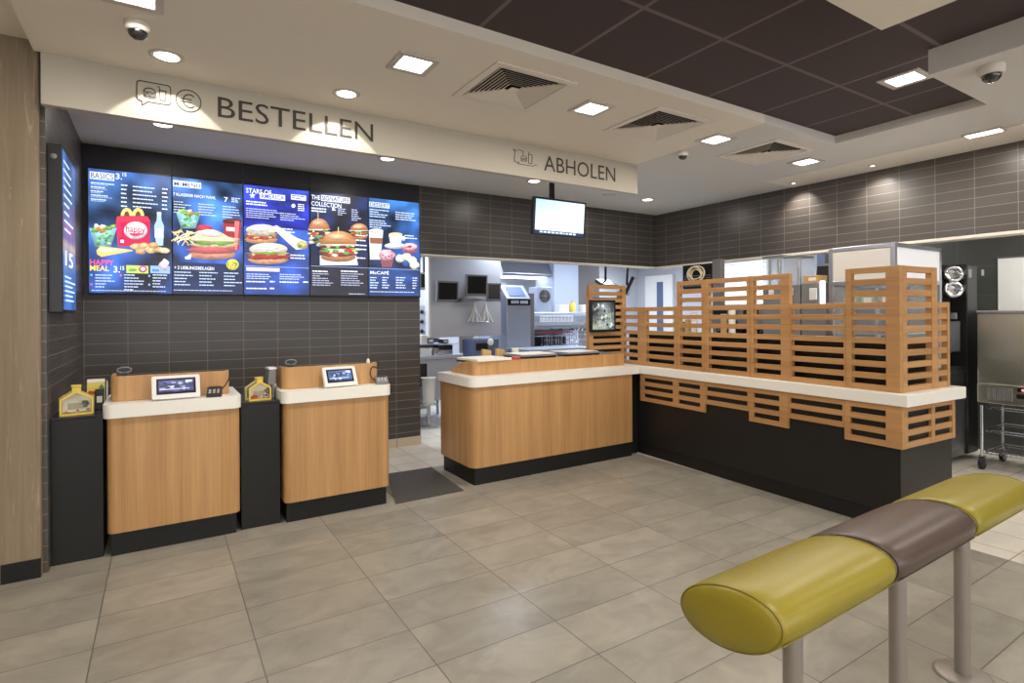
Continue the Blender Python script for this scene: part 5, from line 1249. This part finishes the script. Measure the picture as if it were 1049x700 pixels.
# aluminium framed glass cabinet
ca = onX(917, 248, 4.83); cy0 = ca.y; cz = ca.z; cx0 = 4.83
cyb = onX(848.5, 254, 4.83).y; cx1 = onY(968, 252, cy0).x
t = thing('glass_cabinet', 'aluminium framed cabinet with white light box top at the end of the pallet screen', 'cabinet', ((cx0+cx1)/2, (cy0+cyb)/2, 0))
S = lambda o: sub(o, t)
cx1 = min(cx1, 5.66); cyb = min(cyb, 2.62)
fr = MB(); e = .035; zlow = 1.66
for x in (cx0, cx1-e):
    for y in (cy0, cyb-e): fr.box(x, x+e, y, y+e, .95, cz, 'alu')
for z in (cz-e, zlow, .95):
    fr.box(cx0+e, cx1-e, cy0, cy0+e, z, z+e-.0005, 'alu').box(cx0+e, cx1-e, cyb-e, cyb, z, z+e-.0005, 'alu').box(cx0, cx0+e, cy0+e, cyb-e, z, z+e-.0005, 'alu').box(cx1-e, cx1, cy0+e, cyb-e, z, z+e-.0005, 'alu')
S(fr.obj('frame', bevel=.003))
S(MB().box(cx0+.006, cx0+.012, cy0+e, cyb-e, zlow+e, cz-e, 'frost').box(cx1-.012, cx1-.006, cy0+e, cyb-e, zlow+e, cz-e, 'frost').box(cx0+e, cx1-e, cyb-.012, cyb-.006, zlow+e, cz-e, 'frost').box(cx0+.006, cx1-.006, cy0+.006, cyb-.006, cz-.012, cz-.004, 'frost').obj('side_panels'))
M['glow_pane'] = emit('lit_end_pane', (196, 208, 255), .12)
S(MB().box(cx0+e, cx1-e, cy0+.006, cy0+.012, zlow+e, cz-e, 'glow_pane').obj('lit_end_panel'))
S(MB().box(cx0+e, cx1-e, cy0+.03, cy0+.06, cz-.10, cz-.075, 'lamp_cool').obj('light_strip'))
S(MB().box(cx0+.012, cx0+.016, cy0+e, cyb-e, .985, zlow, 'clear').obj('glass_pane')); S(MB().box(cx0+e, cx1-e, cy0+.012, cy0+.016, .985, zlow, 'clear').obj('glass_pane'))
for z in (1.25, 1.46): S(MB().box(cx0+e, cx1-e, cy0+e, cyb-e, z, z+.012, 'alu').obj('shelf'))
S(MB().box(cx0, cx1, cy0, cyb-.26, .0, .949, 'blackp').obj('base_unit', bevel=.004)) if cy0 > 99 else None
S(MB().box(cx0, 5.045, cy0, cyb, .10, .949, 'black').box(cx0+.02, 5.03, cy0+.02, cyb-.02, 0, .0995, 'plinth').obj('base_unit', bevel=.004))
for j, (xx, yy_, m_, lab) in enumerate(((.12, .10, 'oak', 'brown pack'), (.12, .24, 'lg', 'green pack'), (.12, .38, 'lg', 'green pack'))):
    if m_ == 'lg': M.setdefault('lg', mat('pale_green_card', (150, 166, 110), .6))
    t2 = thing('snack_pack', ['brown pack on the upper shelf of the glass cabinet near its lit end', 'pale green pack in the middle of the glass cabinet shelf', 'pale green pack at the far end of the glass cabinet shelf'][j], 'pack', (cx0+xx, cy0+yy_, 1.4725)); MB().box(-.04, .04, -.05, .05, 0, .12, m_).obj('pack_body', t2, .003); MB().box(-.0415, -.0403, -.03, .03, .03, .08, 'paper').obj('label_plate', t2)
# black drinks machine with cup holders
bx, by0, by1 = 5.80, 2.20, 2.85
a = onY(969, 275, by0); b = onY(1001, 275, by0)
bx = 5.72; bx1 = onY(1001, 275, by0).x; bz = onY(994, 271, by0).z
t = thing('drinks_machine', 'tall black drinks machine with chrome cup holders behind the pallet counter end', 'drinks machine', ((bx+bx1)/2, by0+.3, 0))
S = lambda o: sub(o, t)
mid = onY(991, 300, by0).x
S(MB().box(bx, bx1, by0+.14, by1, .06, bz, 'blackp').box(mid, bx1, by0, by0+.139, .06, bz, 'blackp').obj('housing', bevel=.008))
S(MB().box(bx, mid-.001, by0+.02, by0+.139, .06, .86, 'steel').obj('drip_unit', bevel=.006))
z_ = onY(980, 380, by0+.08).z
S(MB().box(bx+.05, mid-.004, by0+.04, by0+.138, .861, .90, 'steel').obj('drip_tray', bevel=.004))
for k, (pz) in enumerate((281, 297)):
    c = onY(976, pz, by0+.07)
    S(MB().lathe([(.075, -.06), (.085, .0), (.078, .03), (.052, .035), (.05, -.04)], (c.x, c.y+.0, c.z), 'chrome', 24, (-.75, -.62, .2)).obj('cup_holder'))
c0 = onY(973, 345, by0+.06)
S(MB().box(c0.x-.10, mid-.03, by0+.05, by0+.135, 1.05, 1.34, 'clear').obj('splash_guard'))
S(MB().box(mid-.10, mid-.06, by0+.06, by0+.138, 1.36, 1.42, 'greyp').obj('nozzle', bevel=.004))
lx = onY(994, 280, by0-.001); S(MB().box(lx.x-.04, lx.x+.03, by0-.0015, by0-.0003, 1.76, 1.84, 'greyp').obj('sticker')); S(MB().box(mid+.34, mid+.41, by0-.0015, by0-.0003, 1.79, 1.85, 'greyp').obj('sticker'))
S(MB().box(bx+.03, bx1-.03, by0+.16, by1-.03, 0, .0595, 'plinth').obj('plinth'))
# wheeled wire cart with a stainless counter fridge on it
fx, fy1 = 6.28, 2.03; fy0 = 1.15; zb, ztp = .612, 1.44
t = thing('wire_cart', 'chrome wire cart on castors under the stainless cabinet', 'cart', (fx+.25, (fy0+fy1)/2, 0))
S = lambda o: sub(o, t)
for x in (fx+.02, fx+.52):
    for y in (fy0+.02, fy1-.02):
        S(MB().lathe([(.0125, .125), (.0125, zb-.03)], (x, y, 0), 'chrome', 14).obj('post'))
        ca_ = S(MB().box(x-.012, x+.012, y-.024, y-.019, .05, .12, 'chrome').box(x-.012, x+.012, y+.019, y+.024, .05, .12, 'chrome').box(x-.02, x+.02, y-.024, y+.024, .1205, .125, 'chrome').obj('castor')); MB().lathe([(.055, -.016), (.058, -.010), (.058, .010), (.055, .016)], (x, y, .059), 'blackp', 24, (0, 1, 0)).obj('wheel', ca_)
for z in (.17, .365, .575):
    mb = MB(); x0_, x1_, y0_, y1_ = fx+.035, fx+.505, fy0+.035, fy1-.035
    mb.tube([(x0_, y0_, z), (x0_, y1_, z), (x1_, y1_, z), (x1_, y0_, z)], .006, 'chrome', 8, closed=True); mb.tube([(x0_, y0_, z-.022), (x0_, y1_, z-.022), (x1_, y1_, z-.022), (x1_, y0_, z-.022)], .004, 'chrome', 8, closed=True)
    k = 0
    while y0_+.02*k < y1_: mb.tube([(x0_, y0_+.02*k, z+.006), (x1_, y0_+.02*k, z+.006)], .0025, 'chrome', 5); k += 1
    for k in range(12): y = y0_+(y1_-y0_)*k/12; mb.tube([(x0_, y, z), (x0_, y+(y1_-y0_)/24, z-.022), (x0_, y+(y1_-y0_)/12, z)], .0025, 'chrome', 5)
    S(mb.obj('wire_shelf'))
t = thing('stainless_cabinet', 'stainless refrigerated cabinet with vent slots and red display on the wire cart', 'fridge', (fx+.27, (fy0+fy1)/2, zb))
S = lambda o: sub(o, t)
S(MB().box(fx-.01, fx+.56, fy0, fy1, .785, ztp-.032, 'steel_z').obj('cooling_body', bevel=.006)); S(MB().box(fx-.018, fx+.565, fy0-.01, fy1+.008, ztp-.0315, ztp, 'steel').obj('lid', bevel=.006))
S(MB().box(fx-.02, fx+.56, fy0, fy1, zb, .784, 'steel_z').obj('control_panel', bevel=.004))
mb = MB(); [mb.box(fx-.0225, fx-.0203, fy1-.08-k*.017, fy1-.071-k*.017, .645, .755, 'kgrey') for k in range(11)]; S(mb.obj('vent_slots'))
S(MB().box(fx-.0235, fx-.0203, fy1-.37, fy1-.28, .735, .768, 'blackp').box(fx-.0245, fx-.0238, fy1-.36, fy1-.31, .742, .76, 'red_led').obj('display')); S(MB().box(fx-.0245, fx-.0203, fy1-.335, fy1-.275, .675, .715, 'blackp').obj('switch', bevel=.003)); S(MB().lathe([(.014, 0), (.014, .006), (0, .008)], (fx-.0203, fy1-.40, .70), 'greyp', 18, (-1, 0, 0)).obj('knob'))
# white board on the dark wall
a = onX(1022, 265, 7.19)
t = thing('white_board', 'plain white board on the dark wall above the stainless cabinet', 'board', (7.19, a.y-.5, 1.44)); MB().box(0, .009, -.5, .5, 0, a.z-1.44, 'white_dim').obj('board_face', t, .002); MB().box(-.004, .009, -.505, .505, a.z-1.44+.0005, a.z-1.44+.012, 'alu').obj('top_rail', t)

# ================================================================== LIGHT
for x, y in ((2.2, 7.2), (4.3, 7.0), (6.4, 7.0), (8.4, 6.2), (8.0, 8.6), (4.6, 8.9)):  # kitchen lights out of view, added to brighten the kitchen
    t = thing('ceiling_light', 'added flat white kitchen ceiling light hidden above the opening', 'ceiling light', (x, y, 2.62), group='added kitchen ceiling lights'); MB().box(-.30, .30, -.30, .30, -.02, -.0005, 'lamp_cool').obj('diffuser', t, .004)
    lamp('lamp', 'AREA', (x, y, 2.59), 40, .58, (.78, .87, 1))
for x, y in ((6.75, 3.4), (6.75, 1.2), (6.75, -.8)):  # unseen lights added to brighten the service corner
    t = thing('ceiling_light', 'added flat ceiling light over the service corner hidden behind the header', 'ceiling light', (x, y, 2.62), group='added service ceiling lights'); MB().box(-.15, .15, -.3, .3, -.02, -.0005, 'lamp').obj('diffuser', t, .004)
    lamp('lamp', 'AREA', (x, y, 2.59), 24, .28, (1, .95, .88), shape='RECTANGLE', sy=.56)
# unseen windows added behind the viewer, with area lamps to brighten the room
for k, x in enumerate((-2.4, .2, 2.8, 5.4)):
    fr = MB()
    for q in ((-1.1, -1.04, .5, 2.6), (1.04, 1.1, .5, 2.6), (-1.1, 1.1, .44, .5), (-1.1, 1.1, 2.6, 2.66), (-.02, .02, .5, 2.6)): fr.box(x+q[0], x+q[1], -3.999, -3.95, q[2], q[3], 'ring')
    o = struct(fr.obj('window_%d' % (k+2))); pn = MB().box(x-1.04, x-.02, -3.995, -3.985, .5, 2.6, 'added_daylight').box(x+.02, x+1.04, -3.995, -3.985, .5, 2.6, 'added_daylight').obj('pane', o)
    lamp('added_daylight', 'AREA', (x, -3.9, 1.55), 22, 2.0, (.94, .97, 1), rot=(R(-90), 0, 0), shape='RECTANGLE', sy=2.0)  # lamp added in front of the panes as room light
w = bpy.data.worlds.new('world'); SC.world = w; w.use_nodes = True
w.node_tree.nodes['Background'].inputs[0].default_value = (1, .96, .9, 1); w.node_tree.nodes['Background'].inputs[1].default_value = .12
SC.view_settings.view_transform = 'Standard'; SC.view_settings.look = 'None'; SC.view_settings.gamma = 1; SC.view_settings.use_curve_mapping = False
SC.view_settings.exposure = 0.0
try:
    SC.cycles.use_denoising = True; SC.cycles.max_bounces = 8; SC.cycles.sample_clamp_indirect = 6
except Exception: pass
